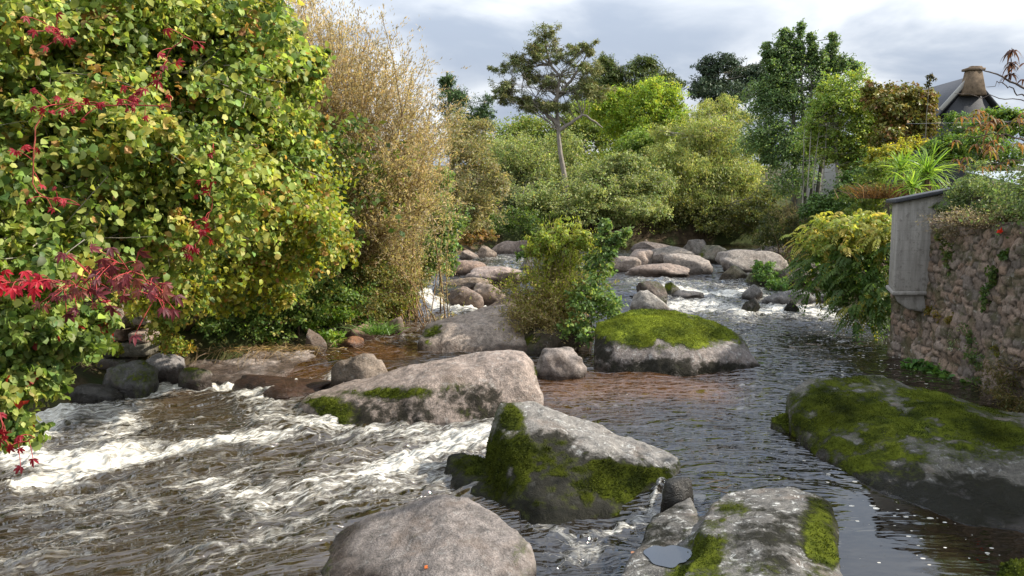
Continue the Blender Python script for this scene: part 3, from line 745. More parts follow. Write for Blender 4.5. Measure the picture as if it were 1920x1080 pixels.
def blades(name, label, cat, foot, n, ln, wd, pal, lean=.5, fan=0.3, seed=0, group=None, kind=None, org=None, curve=.35, upw=1.0, foots=None, mat='leaf'):
    """a tuft: foot = (px, py, Y, rx, ry) or given feet points"""
    r = np.random.default_rng(seed + 21)
    if foots is None:
        c = P(foot[0], foot[1], foot[2]); g = r.normal(size=(n, 2))*.5
        s = foot[2]/F
        pos = c + np.stack([g[:, 0]*foot[3]*s, g[:, 1]*foot[4]*s, 0*g[:, 0]], -1)
    else: pos = foots; n = len(pos); c = pos.mean(0)
    d = nrm(r.normal(size=(n, 3))*lean*np.array([1, 1, .3]) + np.array([0, 0, upw]) + fan*nrm(pos - c + 1e-6))
    nn = nrm(np.array([0, 0, .3]) + r.normal(size=(n, 3))*.6 - d*.1)
    L = ln*r.uniform(.5, 1.25, n)
    T, Fc = TM['blade']
    V, Fa, Cc = leaves(pos, d, nn, L, wd*r.uniform(.7, 1.3, n), pick(pal, n, r)*np.exp(.2*r.normal(size=(n, 1))), 'blade')
    # droop of the tips
    tcoord = np.tile(T[:, 0], n); V[:, 2] -= np.repeat(L, len(T))*curve*tcoord**2
    hor = nrm(np.repeat(d, len(T), 0)*np.array([1, 1, 0]) + 1e-6)
    V += hor*(np.repeat(L, len(T))*curve*.6*tcoord**2)[:, None]
    o = mk(name, V, [Fa], M[mat], None, tuple(c), Cc)
    return tag(o, label, cat, group, kind)
def creeper_leaf(acc, c, face, down, size, col, r, fingers=5):
    """five leaflets spread from one stalk"""
    face = nrm(face); down = nrm(down - face*(down@face)); s = np.cross(face, down)
    angs = np.linspace(-1.25, 1.25, fingers) + r.normal(size=fingers)*.08
    d = np.array([math.cos(a)*down + math.sin(a)*s - .15*face for a in angs])
    L = size*np.array([.62, .88, 1., .88, .62])[:fingers]*r.uniform(.9, 1.1, fingers)
    V, Fa, Cc = leaves(np.tile(c, (fingers, 1)), d, np.tile(face, (fingers, 1)) + .25*r.normal(size=(fingers, 3)), L, L*.34, np.tile(col, (fingers, 1))*r.uniform(.8, 1.2, (fingers, 1)), 'oval')
    acc.add(V, Fa, Cc)
def creeper(name, label, path, nleaf, size, pal, seed=0, jit=.12, group=None):
    r = np.random.default_rng(seed); W = resample([P(*q) for q in path], 24); a = Acc(); b = Acc()
    W[1:-1] += r.normal(size=(22, 3))*.012
    org = tuple(W[-1])
    b.add(*tube(W, .006, 5), np.array((.25, .06, .04)))
    for i in range(nleaf):
        p = W[int(r.uniform(0, 23.99))]; q = p + r.normal(size=3)*jit + np.array([0, -.1, 0])
        b.add(*tube(bez(p, (p + q)/2 + np.array([0, 0, .03]), q, 4), .003, 4), np.array((.35, .05, .05)))
        creeper_leaf(a, q, np.array([.4, -1., .5]) + .45*r.normal(size=3), np.array([0, 0, -1.]) + .5*r.normal(size=3), size*r.uniform(.7, 1.2), pick(pal, 1, r)[0], r)
    e = empty(name, org, label, 'climber', group)
    b.build('stem', M['bark'], e, org); a.build('foliage', M['leaf'], e, org)
    return e
def fronds(lobes, n, L, nleaf, lw, pal, seed=0, droop=.9):
    """arching compound leaves (rachis with paired leaflets) hanging from a crown's surface"""
    r = np.random.default_rng(seed + 31); C, O, Ls, _ = crown_pts(lobes, n, r, .75, 0)
    base = pick(pal, n, r)*r.uniform(.75, 1.25, (n, 1))
    pos = []; dd = []; nn = []; col = []; ll = []
    for i in range(n):
        o = O[i]*np.array([1, 1, .4]) + r.normal(size=3)*.35; o = nrm(o); l_ = L*r.uniform(.7, 1.25)
        side = nrm(np.cross(o, [0, 0, 1.]) + 1e-5)
        for j in range(1, nleaf + 1):
            t_ = j/nleaf; p = C[i] + o*l_*t_*.75 + np.array([0, 0, .18*t_ - droop*.62*t_*t_])*l_
            for sgn in (-1, 1):
                pos.append(p); dd.append(side*sgn + o*.55 + np.array([0, 0, -.55 - .5*t_])); nn.append(o*.5 + np.array([0, 0, .8]) + r.normal(size=3)*.2)
                col.append(base[i]); ll.append(l_*.30*(1 - .45*abs(t_ - .45)*1.6))
    pos = np.array(pos); col = np.array(col)*np.exp(.12*r.normal(size=(len(pos), 1))); ll = np.array(ll)
    V, Fa, Cc = leaves(pos, np.array(dd), np.array(nn), ll, ll*lw, col, 'quad')
    return V, Fa, Cc, C
# ------------------------------------------------------------------ the big boulders
HB = hull_rock('smooth pinkish grey boulder at the bottom centre with an orange leaf lying on it',
    [(572,1085,7.55),(600,1040,7.9),(612,1018,8.1),(645,985,8.2),(695,958,8.3),(785,928,8.35),(845,913,8.3),(885,924,8.2),(935,956,7.9),(978,990,7.6),(999,1020,7.4),(1004,1060,7.2),
     (1002,1110,7.0),(600,1140,6.7),(800,1150,6.3),(960,1150,6.5),(570,1140,7.0)], -.6, (.235,.205,.187), .035, 9, .026, 3, lichen=.2, dark0=.22, moss=0, wetz=.08,
    blobs=[(600,1045,26,55,.6),(645,985,30,16,.55),(720,950,60,9,.5),(830,917,60,6,.35),(975,1010,16,45,.45),(985,1070,25,35,.4)], tufts=9000, tuftlen=.02)
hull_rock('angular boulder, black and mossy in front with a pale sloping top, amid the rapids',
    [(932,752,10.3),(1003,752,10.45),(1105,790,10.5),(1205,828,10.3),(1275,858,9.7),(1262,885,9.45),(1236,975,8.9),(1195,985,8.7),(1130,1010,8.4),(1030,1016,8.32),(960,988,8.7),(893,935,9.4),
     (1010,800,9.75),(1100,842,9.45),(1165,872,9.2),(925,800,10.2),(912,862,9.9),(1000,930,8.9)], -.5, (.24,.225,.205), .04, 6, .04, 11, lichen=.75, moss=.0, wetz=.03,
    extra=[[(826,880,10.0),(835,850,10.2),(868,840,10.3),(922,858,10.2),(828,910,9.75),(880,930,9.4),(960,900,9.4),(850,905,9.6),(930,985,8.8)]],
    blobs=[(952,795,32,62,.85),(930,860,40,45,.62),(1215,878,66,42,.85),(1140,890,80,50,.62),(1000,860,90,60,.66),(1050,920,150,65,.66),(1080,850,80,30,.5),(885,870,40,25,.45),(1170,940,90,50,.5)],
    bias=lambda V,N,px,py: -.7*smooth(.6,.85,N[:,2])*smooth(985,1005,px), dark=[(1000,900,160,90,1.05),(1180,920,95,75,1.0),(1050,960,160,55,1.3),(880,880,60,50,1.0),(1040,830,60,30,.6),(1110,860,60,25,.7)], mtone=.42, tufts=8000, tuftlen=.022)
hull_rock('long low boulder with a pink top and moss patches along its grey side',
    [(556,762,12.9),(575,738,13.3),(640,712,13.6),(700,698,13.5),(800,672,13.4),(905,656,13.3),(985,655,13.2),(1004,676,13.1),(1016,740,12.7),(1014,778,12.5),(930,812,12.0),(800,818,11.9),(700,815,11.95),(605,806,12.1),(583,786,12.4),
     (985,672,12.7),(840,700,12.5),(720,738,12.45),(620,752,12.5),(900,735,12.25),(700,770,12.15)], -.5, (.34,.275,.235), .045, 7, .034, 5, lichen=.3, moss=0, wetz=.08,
    blobs=[(625,780,42,28,.95),(590,750,40,14,.6),(740,738,55,14,.75),(820,725,70,12,.35),(860,770,60,25,.15),(1008,690,8,50,.5),(690,735,70,8,.3)], dark=[(720,780,150,40,.62),(900,755,110,45,.5),(620,800,40,14,.8),(800,735,120,20,.35)], tufts=7000, tuftlen=.028)  # dark patches: shade painted on the front along with its dark speckle
hull_rock('rounded boulder under a thick bright green moss cap, out in the right channel',
    [(1113,645,15.9),(1118,603,16.4),(1180,577,16.9),(1262,576,16.9),(1335,597,16.6),(1392,628,16.1),(1432,684,15.6),(1404,694,.3),(1275,706,.28),(1140,697,.3),(1112,672,15.5),
     (1150,640,15.4),(1270,646,15.15),(1370,662,15.3),(1200,598,15.9),(1300,610,15.8)], -.3, (.25,.215,.195), .05, 7, .04, 8, lichen=.55, wetz=.36,
    blobs=[(1185,606,80,34,1.1),(1262,608,90,40,1.15),(1340,622,60,22,.8),(1400,646,30,14,.45),(1240,640,50,18,.5),(1300,640,30,14,.4)], dark=[(1270,690,170,22,.8),(1130,660,25,40,.7)], mtone=1.25, tufts=9000, tuftlen=.022)
hull_rock('large smooth pinkish boulder below the island bush, dark and mossy at its left end',
    [(784,632,17.4),(800,606,17.8),(872,588,18.2),(920,570,18.6),(965,572,18.6),(1030,600,18.4),(1010,655,17.2),(985,655,17.0),(850,668,16.8),(808,672,16.8),(786,655,17.0),(850,615,17.2),(940,600,17.5)],
    .0, (.43,.35,.29), .05, 8, .035, 15, lichen=.2, wetz=.48, blobs=[(812,622,26,16,.9),(800,640,20,14,.3)],
    bias=None, tufts=5000, tuftlen=.03)
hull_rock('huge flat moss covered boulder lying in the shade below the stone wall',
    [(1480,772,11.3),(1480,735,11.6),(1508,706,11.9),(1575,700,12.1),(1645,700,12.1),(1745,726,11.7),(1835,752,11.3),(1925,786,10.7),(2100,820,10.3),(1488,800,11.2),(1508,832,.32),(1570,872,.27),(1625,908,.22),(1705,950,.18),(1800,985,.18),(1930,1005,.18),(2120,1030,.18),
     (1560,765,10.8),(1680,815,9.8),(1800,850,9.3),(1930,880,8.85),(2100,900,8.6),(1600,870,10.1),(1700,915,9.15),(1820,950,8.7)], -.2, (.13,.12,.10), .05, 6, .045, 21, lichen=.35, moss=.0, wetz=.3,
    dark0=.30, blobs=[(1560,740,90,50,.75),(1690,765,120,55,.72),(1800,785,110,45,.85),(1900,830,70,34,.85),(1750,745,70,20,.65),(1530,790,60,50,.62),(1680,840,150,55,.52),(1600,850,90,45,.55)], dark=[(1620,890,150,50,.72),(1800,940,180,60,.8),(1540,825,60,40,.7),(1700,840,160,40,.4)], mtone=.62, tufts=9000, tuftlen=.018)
PUD = G(1252, 1042, .30)
def puddle_flat(V):
    """hollow worn flat in the boulder's top, where rain water stands"""
    d = np.hypot((V[:, 0] - PUD[0])/.30, (V[:, 1] - PUD[1])/.36); k = smooth(1.25, .7, d)*(V[:, 2] > .05)
    V = V.copy(); V[:, 2] += k*(PUD[2] - .012*smooth(.9, .3, d) - V[:, 2]); return V
HP = hull_rock('lichen spotted boulder at the bottom right with a mossy seam and rain puddle',
    [(1158,1090,.24),(1186,1020,.27),(1230,957,.30),(1296,928,.33),(1330,1000,.34),(1300,1220,.3),(1145,1220,.2)], -.5, (.15,.142,.13), .035, 5, .03, 27, lichen=.95, moss=0, wetz=.22,
    dark=[(1540,1000,45,90,.9),(1430,1000,150,120,.42),(1250,1000,90,80,.5)], extra=[[(1330,940,.44),(1382,912,.46),(1482,905,.52),(1534,919,.50),(1562,948,.44),(1566,1000,.43),(1575,1050,.43),(1592,1110,.41),(1610,1220,.36),(1262,1110,.42),(1288,1060,.45),(1320,985,.47),(1255,1220,.40),(1430,1000,.56),(1450,1120,.55)]],
    flat=puddle_flat, blobs=[(1370,955,45,22,.55),(1335,1000,40,50,.5),(1315,1045,40,50,.8),(1275,1085,60,30,.8),(1535,985,34,70,.75),(1545,1050,34,50,.6),(1400,1070,60,25,.35),(1210,975,30,20,.3)], mtone=.6, tufts=9000, tuftlen=.018)
hull_rock('low grey rock tucked under the left end of the huge mossy boulder',
    [(1462,870,11.0),(1470,835,11.2),(1500,826,11.3),(1540,845,11.1),(1585,892,10.5),(1500,885,10.5),(1600,905,10.4)], -.2, (.16,.15,.14), .04, 5, .02, 33, lichen=.3, wetz=.32, name='rock', cat='rock')
rock('wet black rock beside the trickle between the two front boulders', 1236, 1302, 893, 965, .1, .8, 41, DARK, lichen=.1, wetall=.7, sub=4)
rock('small rock cushioned in bright green moss at the tip of the huge mossy boulder', 1446, 1500, 774, 807, .28, .9, 42, DARK, moss=1.3, tufts=7000, tuftlen=.03, lichen=.1)
rock('mossy boulder just showing in the bottom right corner', 1850, 2000, 1050, 1140, .2, .9, 43, DARK, moss=1.2, tufts=7000, name='boulder')
rock('round pale pink rock between the long boulder and the moss capped boulder', 1003, 1100, 650, 708, .3, .8, 44, (.33,.28,.25), lichen=.1, cuts=2, bulge=.3)
rock('small pointed rock behind the left end of the long pink boulder', 622, 728, 660, 725, .33, .7, 45, (.29,.23,.18), pk=.45, cuts=3, box_=1.0, lichen=.2)
# left side
rock('wet red brown ledge with water sliding over it', 412, 640, 704, 752, .12, .85, 46, (.19,.105,.065), cuts=4, wetall=.8, lichen=0, bulge=.1, pk=.55, box_=.9)
hull_rock('broad pale rock slab hung with dead roots on the left bank', [(345,672,17.0),(400,657,17.3),(500,652,17.3),(592,653,17.0),(345,704,.26),(420,718,.28),(520,702,.33),(604,664,.36),(450,690,15.9),(540,680,16.2)], 0, (.46,.39,.35), .05, 5, .05, 47, name='rock', cat='rock', lichen=.5, wetz=.30, dark0=.12)
rock('round grey boulder at the foot of the old stones on the left bank', 190, 298, 676, 738, .18, .8, 48, (.15,.145,.14), moss=.45, cuts=2, lichen=.2, wetall=.3, tufts=3000, name='boulder')
rock('dark wet rock splashed by white water in front of the round grey boulder', 132, 232, 720, 760, .12, .8, 49, DARK, wetall=.7, cuts=3)
rock('pale grey rock behind the round grey boulder', 268, 348, 662, 702, .34, .7, 50, (.30,.28,.27), cuts=6)
rock('dark stone low at the waterline left of the rock slab', 330, 400, 690, 725, .25, .7, 51, (.16,.13,.11), moss=.6, cuts=4, tufts=3000)
rock('leaning brown stone at the right end of the rock slab', 572, 614, 616, 658, .4, .8, 52, (.21,.155,.12), pk=.4)
rock('rusty flat stone on the left bank under the nettles', 645, 706, 607, 636, .43, .8, 53, (.33,.21,.15), cuts=6)
rock('orange wet stone at the water edge of the left bank', 638, 684, 630, 652, .38, .9, 54, (.32,.15,.07), wetall=.3)
rock('pale cobble between the leaning brown stone and the rusty stone', 604, 640, 612, 634, .45, .8, 55, (.36,.3,.25))
rock('upright brown stone on the left bank near the waterfall', 722, 760, 592, 628, .42, .8, 56, (.26,.19,.14), pk=.6)
rock('small brown stone left of the upright brown stone', 700, 728, 604, 626, .42, .8, 57, (.28,.2,.14))
# left upper channel
hull_rock('dark dripping ledge beside the small waterfall', [(808,578,24.3),(812,536,25.2),(850,530,25.6),(862,580,24.2),(880,545,25)], .3, (.075,.065,.055), .06, 4, .05, 61, moss=.4, wetz=1.3, lichen=.1, name='rock', cat='rock', tufts=2000)
rock('rounded brown boulder right of the waterfall ledge', 838, 908, 537, 582, .45, .8, 62, (.27,.20,.16), cuts=2, name='boulder')
rock('pale pink rock leaning on the rounded brown boulder', 884, 954, 530, 566, .6, .8, 63, (.42,.32,.25), pk=.4, cuts=3)
rock('broad pink rock against the left side of the island bush', 908, 998, 548, 596, .55, .8, 64, (.40,.29,.22), pk=.55)
rock('flat brown shelf across the top of the left channel', 812, 925, 519, 538, .9, .5, 65, (.27,.20,.14), cuts=4, bulge=.1)
rock('smooth pale rock dome with its left half in shade', 872, 978, 499, 526, .98, .7, 66, (.42,.33,.28), pk=.55, cuts=1)
rock('brown rock hump below the green leafy shrub', 838, 914, 485, 516, 1.0, .7, 67, (.30,.21,.16), pk=.4, cuts=1)
rock('small dome of pale rock far up the left channel', 862, 898, 468, 484, 1.1, .8, 68, (.38,.30,.25))
rock('upright pale rock far up the left channel', 894, 932, 460, 482, 1.12, .8, 69, (.36,.28,.22), pk=.5)
rock('wide flat pink rock below the far bank', 922, 990, 450, 475, 1.13, .6, 70, (.36,.28,.23), pk=.7, cuts=2)
rock('thin dark slab at the far left end of the river', 930, 975, 443, 455, 1.16, .7, 71, (.25,.20,.16))
rock('grey stone peeping out of the leaves left of the island bush', 975, 1000, 480, 506, 1.0, .8, 72, (.16,.14,.13))
# right channel
rock('pale flat boulder behind the moss capped boulder', 1180, 1258, 543, 584, .5, .7, 81, (.38,.35,.31), cuts=3, name='boulder')
rock('dark humped rock lying across the pale flat boulder', 1194, 1254, 526, 562, .62, .7, 82, (.13,.10,.08), moss=.5, pk=.3, tufts=2000)
rock('small round mossy stone in the white rapids', 1244, 1276, 528, 548, .74, .8, 83, (.14,.13,.10), moss=.7)
rock('low grey stone half drowned in the rapids', 1260, 1320, 544, 558, .62, .7, 84, (.20,.19,.18), wetall=.4)
rock('dark wedge shaped rock alone in the rapids', 1386, 1427, 558, 590, .42, .8, 85, (.05,.045,.035), pk=.8, moss=.25, box_=1.0, dark0=.5)
rock('small black rock right of the wedge shaped rock', 1466, 1497, 562, 586, .4, .8, 86, (.045,.042,.042), pk=.6, dark0=.5)
rock('grey rock left of the wide flat grey rock', 1390, 1432, 533, 560, .52, .8, 87, (.2,.185,.17), moss=.2)
rock('wide flat grey rock at the foot of the fern clump', 1428, 1530, 540, 574, .44, .7, 88, (.22,.21,.205), cuts=3)
rock('flat grey rock at the water edge under the yellow shrub', 1524, 1572, 545, 568, .42, .8, 89, (.24,.23,.22))
rock('pink rock hump at the left end of the upper rocks', 1164, 1226, 467, 503, .95, .8, 91, (.38,.30,.25), pk=.65, cuts=2)
rock('low pink rock in front of the pink hump', 1140, 1200, 480, 508, .93, .8, 92, (.36,.29,.24))
rock('long flat brown rock along the lip of the rapids', 1172, 1298, 494, 518, .9, .5, 93, (.30,.23,.19), pk=.65, cuts=2)
rock('slanting pale rock among the upper rocks', 1240, 1334, 475, 512, .92, .6, 94, (.34,.29,.25), pk=.25, cuts=2)
rock('small pink block wedged between the upper rocks', 1214, 1248, 474, 492, .98, .8, 95, (.34,.27,.22))
rock('long low ridge of grey rock behind the slanting rock', 1205, 1300, 461, 484, 1.0, .5, 96, (.27,.235,.2), pk=.6)
rock('tall grey rock at the back of the upper rocks', 1278, 1330, 448, 482, 1.0, .7, 97, (.25,.22,.19), pk=.4)
rock('greenish rock beside the tall grey rock', 1308, 1368, 459, 490, .98, .7, 98, (.22,.2,.15), moss=.3)
rock('big smooth whaleback rock, largest of the upper rocks', 1342, 1482, 467, 508, .95, .55, 99, (.33,.29,.255), pk=.3, cuts=1, name='boulder')
rock('rounded brown stone in front of the whaleback rock', 1352, 1402, 496, 519, .9, .8, 100, (.27,.23,.16), moss=.3)
rock('mossy stone by the fern clump', 1396, 1442, 508, 534, .7, .8, 101, (.14,.13,.09), moss=.7)
rock('layered dark ledge between the whaleback rock and the yellow shrub', 1452, 1540, 486, 532, .75, .6, 102, (.20,.16,.135), cuts=8)
rock('flat pale rock farthest up the right channel', 1188, 1234, 441, 458, 1.06, .8, 103, (.40,.32,.25))
rock('narrow grey rock under the far trees', 1290, 1322, 442, 454, 1.08, .8, 104, (.3,.27,.23))
rock('dark shelf of rock along the far right bank', 1400, 1500, 452, 480, 1.0, .5, 105, (.12,.10,.085))
rock('brown shelf of rock under the far trees', 1180, 1290, 452, 472, 1.04, .5, 106, (.17,.135,.115))
# ------------------------------------------------------------------ palettes
GRN, YGR, DGR, YEL, ORA = (.175,.240,.062), (.30,.345,.095), (.08,.13,.035), (.40,.37,.10), (.32,.19,.07)
HAZEL = [(.42,GRN),(.30,YGR),(.14,DGR),(.09,YEL),(.05,ORA)]
HAZEL2 = [(.30,GRN),(.40,(.25,.27,.03)),(.08,DGR),(.15,YEL),(.07,ORA)]
WIL_LOW = [(.42,(.36,.305,.22)),(.18,(.40,.30,.19)),(.18,(.20,.16,.09)),(.22,(.27,.27,.10))]
WIL_HI = [(.5,(.32,.27,.19)),(.25,(.40,.29,.16)),(.25,(.22,.20,.15))]
OLIVE = [(.35,(.21,.25,.11)),(.3,(.29,.32,.15)),(.15,(.11,.15,.055)),(.2,(.18,.24,.08))]
OLIVE_D = [(.5,(.10,.115,.035)),(.3,(.145,.15,.045)),(.2,(.06,.075,.02))]
LIME = [(.45,(.26,.34,.045)),(.35,(.15,.24,.04)),(.2,(.34,.38,.06))]
PINE = [(.6,(.17,.20,.085)),(.4,(.23,.23,.10))]
FAR = [(1,(.045,.07,.04))]
DARKG = [(.6,(.045,.085,.03)),(.4,(.07,.12,.035))]
LGREEN = [(.5,(.20,.28,.065)),(.3,(.28,.34,.07)),(.2,(.14,.21,.05))]
MAGN = [(.5,(.13,.14,.03)),(.3,(.20,.17,.04)),(.2,(.17,.10,.04))]
BRIGHT = [(.5,(.125,.195,.06)),(.3,(.18,.25,.08)),(.2,(.08,.13,.045))]
# ------------------------------------------------------------------ left bank
tree('hazel_tree', 'tall hazel with round green and yellow leaves filling the left edge', 'tree',
     [(100,120,260,190,8.0,1.3),(330,70,190,150,9.0,1.2),(90,330,230,190,7.6,1.2),(300,270,190,190,8.6,1.2),(440,190,130,140,9.6,1.0),(480,70,95,110,10.0,.9),(60,500,140,110,7.4,.9),(290,450,130,110,9.0,1.0),(430,330,120,120,9.6,.9),(545,120,60,105,10.4,.6),(540,250,60,85,10.4,.6),(-120,300,200,330,7.6,1.2)],
     2700, 34, .155, .082, .072, HAZEL, tw=240, trunk=[(-340,600,9.2),(-150,420,9.0),(90,230,9.0),(210,60,9.2)], tr=.10, nl=150, kind='oval', shell=.5, seed=1, out=.6, up=.5, rnd=.8, droop=.45, bark=(.30,.27,.22),
     extra_trunks=[[(-200,600,11),(150,330,10.2),(430,80,10)],[(-330,640,9),(-60,350,8.6),(20,60,8.4)],[(-180,600,11.2),(150,480,10.4),(400,330,10.2),(500,200,10.2)]])
shrub('hazel_bush', 'yellowing hazel bush with dense small leaves leaning over the bank beside the tall hazel', 'bush',
     [(490,400,135,120,13.2,1.2),(410,480,130,90,12.6,1.2),(560,440,80,90,14,1.0),(612,445,60,70,14.4,.6),(330,530,100,66,12.4,1.0),(450,545,90,44,14,.8),(560,350,56,66,13.6,.8)],
     1900, 30, .18, .085, .07, HAZEL2, tw=160, nst=50, tr=.05, trunk=[(330,640,17.2),(400,560,15),(480,400,13.4)], kind='oval', shell=.45, seed=2, out=.6, up=.5, rnd=.8, droop=.4)
shrub('hanging_branches', 'hazel branches drooping over the white water at the far left edge', 'branches',
     [(40,625,115,85,7.2,.5),(10,725,72,78,7.0,.4),(110,600,80,56,7.4,.45),(16,795,40,52,6.9,.3),(-60,720,90,130,7.0,.5),(75,690,44,46,7.1,.3),(170,610,46,40,7.6,.3)],
     700, 26, .13, .075, .065, [(.6,GRN),(.25,DGR),(.12,YGR),(.03,(.3,.03,.03))], nst=9, tr=.02, trunk=[(-620,540,7.6),(-250,480,7.5),(-20,590,7.3),(30,700,7.1)], kind='oval', shell=.3, seed=3, out=.6, up=.4, droop=.7)
REDS = [(.6,(.22,.010,.022)),(.25,(.30,.02,.035)),(.15,(.14,.010,.02))]
PINKR = [(.5,(.13,.025,.035)),(.3,(.19,.06,.05)),(.2,(.09,.02,.025))]
creeper('virginia_creeper', 'dark red creeper hanging in a long strand down the tall hazel', [(320,400/2,6.9),(140,195,6.75),(75,200,6.7),(65,280,6.6),(58,330,6.6),(70,365,6.6),(150,385,6.6)], 34, .058, REDS, 1, .06, 'red creepers')
creeper('virginia_creeper', 'thin red creeper strand in the middle of the hazel leaves', [(400,270,8.3),(398,330,8.2),(396,390,8.2),(385,440,8.2),(350,470,8.2)], 26, .07, REDS, 2, .05, 'red creepers')
creeper('virginia_creeper', 'few red creeper leaves high in the hazel on a bare stem', [(240,185,7.3),(300,145,7.3),(325,90,7.3),(345,70,7.3),(385,80,7.3)], 13, .075, REDS, 3, .06, 'red creepers')
creeper('virginia_creeper', 'pinkish purple creeper spray with big five fingered leaves over the rapids', [(120,540,6.2),(170,520,6.1),(220,490,6.0),(270,520,6.0),(310,570,6.0)], 66, .085, PINKR, 4, .12, 'red creepers')
creeper('virginia_creeper', 'bright scarlet creeper leaves at the left edge of the photo', [(-30,545,5.6),(20,530,5.5),(60,525,5.5),(110,530,5.5)], 18, .082, [(.6,(.40,.012,.03)),(.4,(.30,.012,.03))], 5, .05, 'red creepers')
creeper('virginia_creeper', 'red creeper curtain hanging in front of the old stones', [(200,560,8.2),(195,590,8.2),(200,620,8.2)], 20, .09, REDS, 6, .07, 'red creepers')
creeper('virginia_creeper', 'wine red creeper leaves at the very bottom of the drooping hazel branches', [(-10,760,6.6),(10,800,6.6),(15,840,6.6),(65,820,6.6)], 14, .07, REDS, 7, .07, 'red creepers')
creeper('virginia_creeper', 'dull red creeper leaves in the shade near the top left corner', [(95,50,7.0),(115,65,7.0),(130,80,7.0)], 12, .08, [(1,(.24,.02,.03))], 8, .08, 'red creepers')
# old masonry on the left bank, each stone
for (x0,x1,y0,y1,lab,c) in ((186,236,577,617,'pale cut stone on top of the old masonry on the left bank',(.42,.33,.25)),(240,272,580,612,'small pale stone right of the top cut stone',(.40,.33,.27)),
    (192,232,617,642,'reddish rounded stone under the top cut stone',(.33,.22,.16)),(238,276,622,645,'pink block in the second course of the old masonry',(.36,.27,.22)),
    (182,280,642,672,'long flat mossy stone in the lowest course of the old masonry',(.2,.18,.14)),(175,240,672,696,'dark flat stone under the old masonry',(.17,.15,.14))):
    a_ = P(x0,y1,15.0); b_ = P(x1,y0,15.0)
    V,T = ico(4); r = np.random.default_rng(x0); V = np.sign(V)*np.abs(V)**.42; V = V*(1+.06*fbm(V*1.6+x0,3,x0))[:,None]
    c_ = (a_+b_)/2; V = V*np.array([(b_[0]-a_[0])/2*.98,.35,(b_[2]-a_[2])/2*.98])/np.abs(V).max(0) + c_ + np.array([0,.3,0])
    finish_rock('masonry_stone', V, T, lab, 'stone', (c_[0],15.3,a_[2]), c, .35 if y0>640 else .05, -5, .3)
stems_plant('willow', 'tall autumn willow of brown and orange narrow leaves on upright rods', 'tree',
     [(470,775,470,500,20.6,22.6)], [(480,600,-60,90,18,21,1.2),(590,700,20,160,18,21,1.2),(690,800,75,220,18,21,1.2),(770,850,180,330,18.5,20.5,.8),(440,560,0,250,17,20,1.2),(620,830,250,420,17.2,19,1.5),(560,760,330,470,17,18.5,1.5)],
     520, 460, .095, .021, WIL_LOW, WIL_HI, bend=.6, spread=.62, r0=.016, seed=4, t0=.22, split=.72, fade=.1)
shrub('leafy_shrub', 'fresh green leafy shrub at the right foot of the brown willow', 'bush',
     [(824,350,32,40,22.6,.6),(834,400,32,45,22.8,.6),(818,460,38,48,22.6,.6),(838,440,24,70,23,.6),(815,492,32,26,22.4,.5)], 330, 24, .17, .10, .075, BRIGHT, nst=12, seed=5, kind='quad', out=.6, up=.4)
shrub('bramble_bush', 'dark green bramble mound on the bank below the yellowing hazel', 'bush',
     [(560,560,90,75,17.6,1),(470,600,90,44,17,.8),(390,595,80,48,16.8,.8),(520,530,60,50,16.8,.8),(620,520,70,60,18.8,1),(590,590,50,40,18.2,.7),(670,520,60,70,19.4,1)], 1300, 24, .16, .075, .05, [(.4,(.085,.15,.035)),(.3,(.14,.20,.045)),(.2,DGR),(.1,(.22,.22,.06))], nst=20, seed=6, kind='oval')
shrub('bramble_bush', 'dry olive green bramble thicket under the willow', 'bush',
     [(690,560,66,56,19.2,.8),(735,530,48,52,20.2,.8),(690,490,60,50,19.6,.8),(765,500,36,48,21.6,.8),(640,500,60,60,18.8,.8),(790,520,22,40,22.4,.5)], 800, 24, .15, .07, .035, [(.4,(.17,.18,.06)),(.3,(.17,.15,.05)),(.2,(.08,.11,.03)),(.1,(.2,.13,.06))], nst=20, seed=7)
shrub('nettle_clump', 'yellow green nettles at the water edge below the willow', 'plant',
     [(765,565,24,38,21.6,.6),(742,585,22,26,20.8,.5)], 130, 18, .12, .09, .045, [(.6,(.19,.25,.03)),(.4,(.26,.27,.04))], nst=10, seed=8)
shrub('nettle_clump', 'bright green nettles around the stones on the left bank', 'plant',
     [(620,585,34,28,18.4,.6),(590,600,22,20,18,.5),(625,628,20,11,17.4,.3),(680,585,22,22,19.4,.5)], 190, 18, .11, .085, .05, [(.6,(.13,.23,.03)),(.4,(.19,.27,.04))], nst=10, seed=9)
shrub('creeping_ivy', 'yellow green trailing ivy on the bank left of the rock slab', 'plant',
     [(310,620,50,32,16,.6),(296,608,32,42,14.5,.3),(150,636,44,48,14.3,.4),(252,572,44,22,14.5,.3),(212,650,26,14,14.4,.2),(340,652,45,18,15.8,.5),(300,590,60,30,16.2,.6)], 520, 18, .1, .055, .05, [(.5,(.22,.23,.04)),(.4,(.13,.18,.03)),(.1,(.3,.2,.05))], nst=10, seed=10, kind='oval')
blades('dead_grass', 'tuft of dead straw hanging over the pale rock slab', 'grass', (440,652,16.5,190,40), 420, .5, .012, [(.6,(.28,.21,.12)),(.4,(.18,.12,.07))], lean=.9, upw=.25, curve=.8, seed=11)
blades('sedge_tuft', 'green sedge tuft at the water edge near the upright brown stone', 'grass', (708,626,16,26,19.4), 160, .45, .02, [(1,(.10,.18,.04))], lean=.5, seed=12)
# shaded mass that closes the wood behind the left bank
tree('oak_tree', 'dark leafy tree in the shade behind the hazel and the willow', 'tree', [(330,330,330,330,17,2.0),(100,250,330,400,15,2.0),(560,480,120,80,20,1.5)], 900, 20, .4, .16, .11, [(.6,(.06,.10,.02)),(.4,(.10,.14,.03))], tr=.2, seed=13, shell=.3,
     trunk=[(300,560,17.5),(300,300,17.5)])
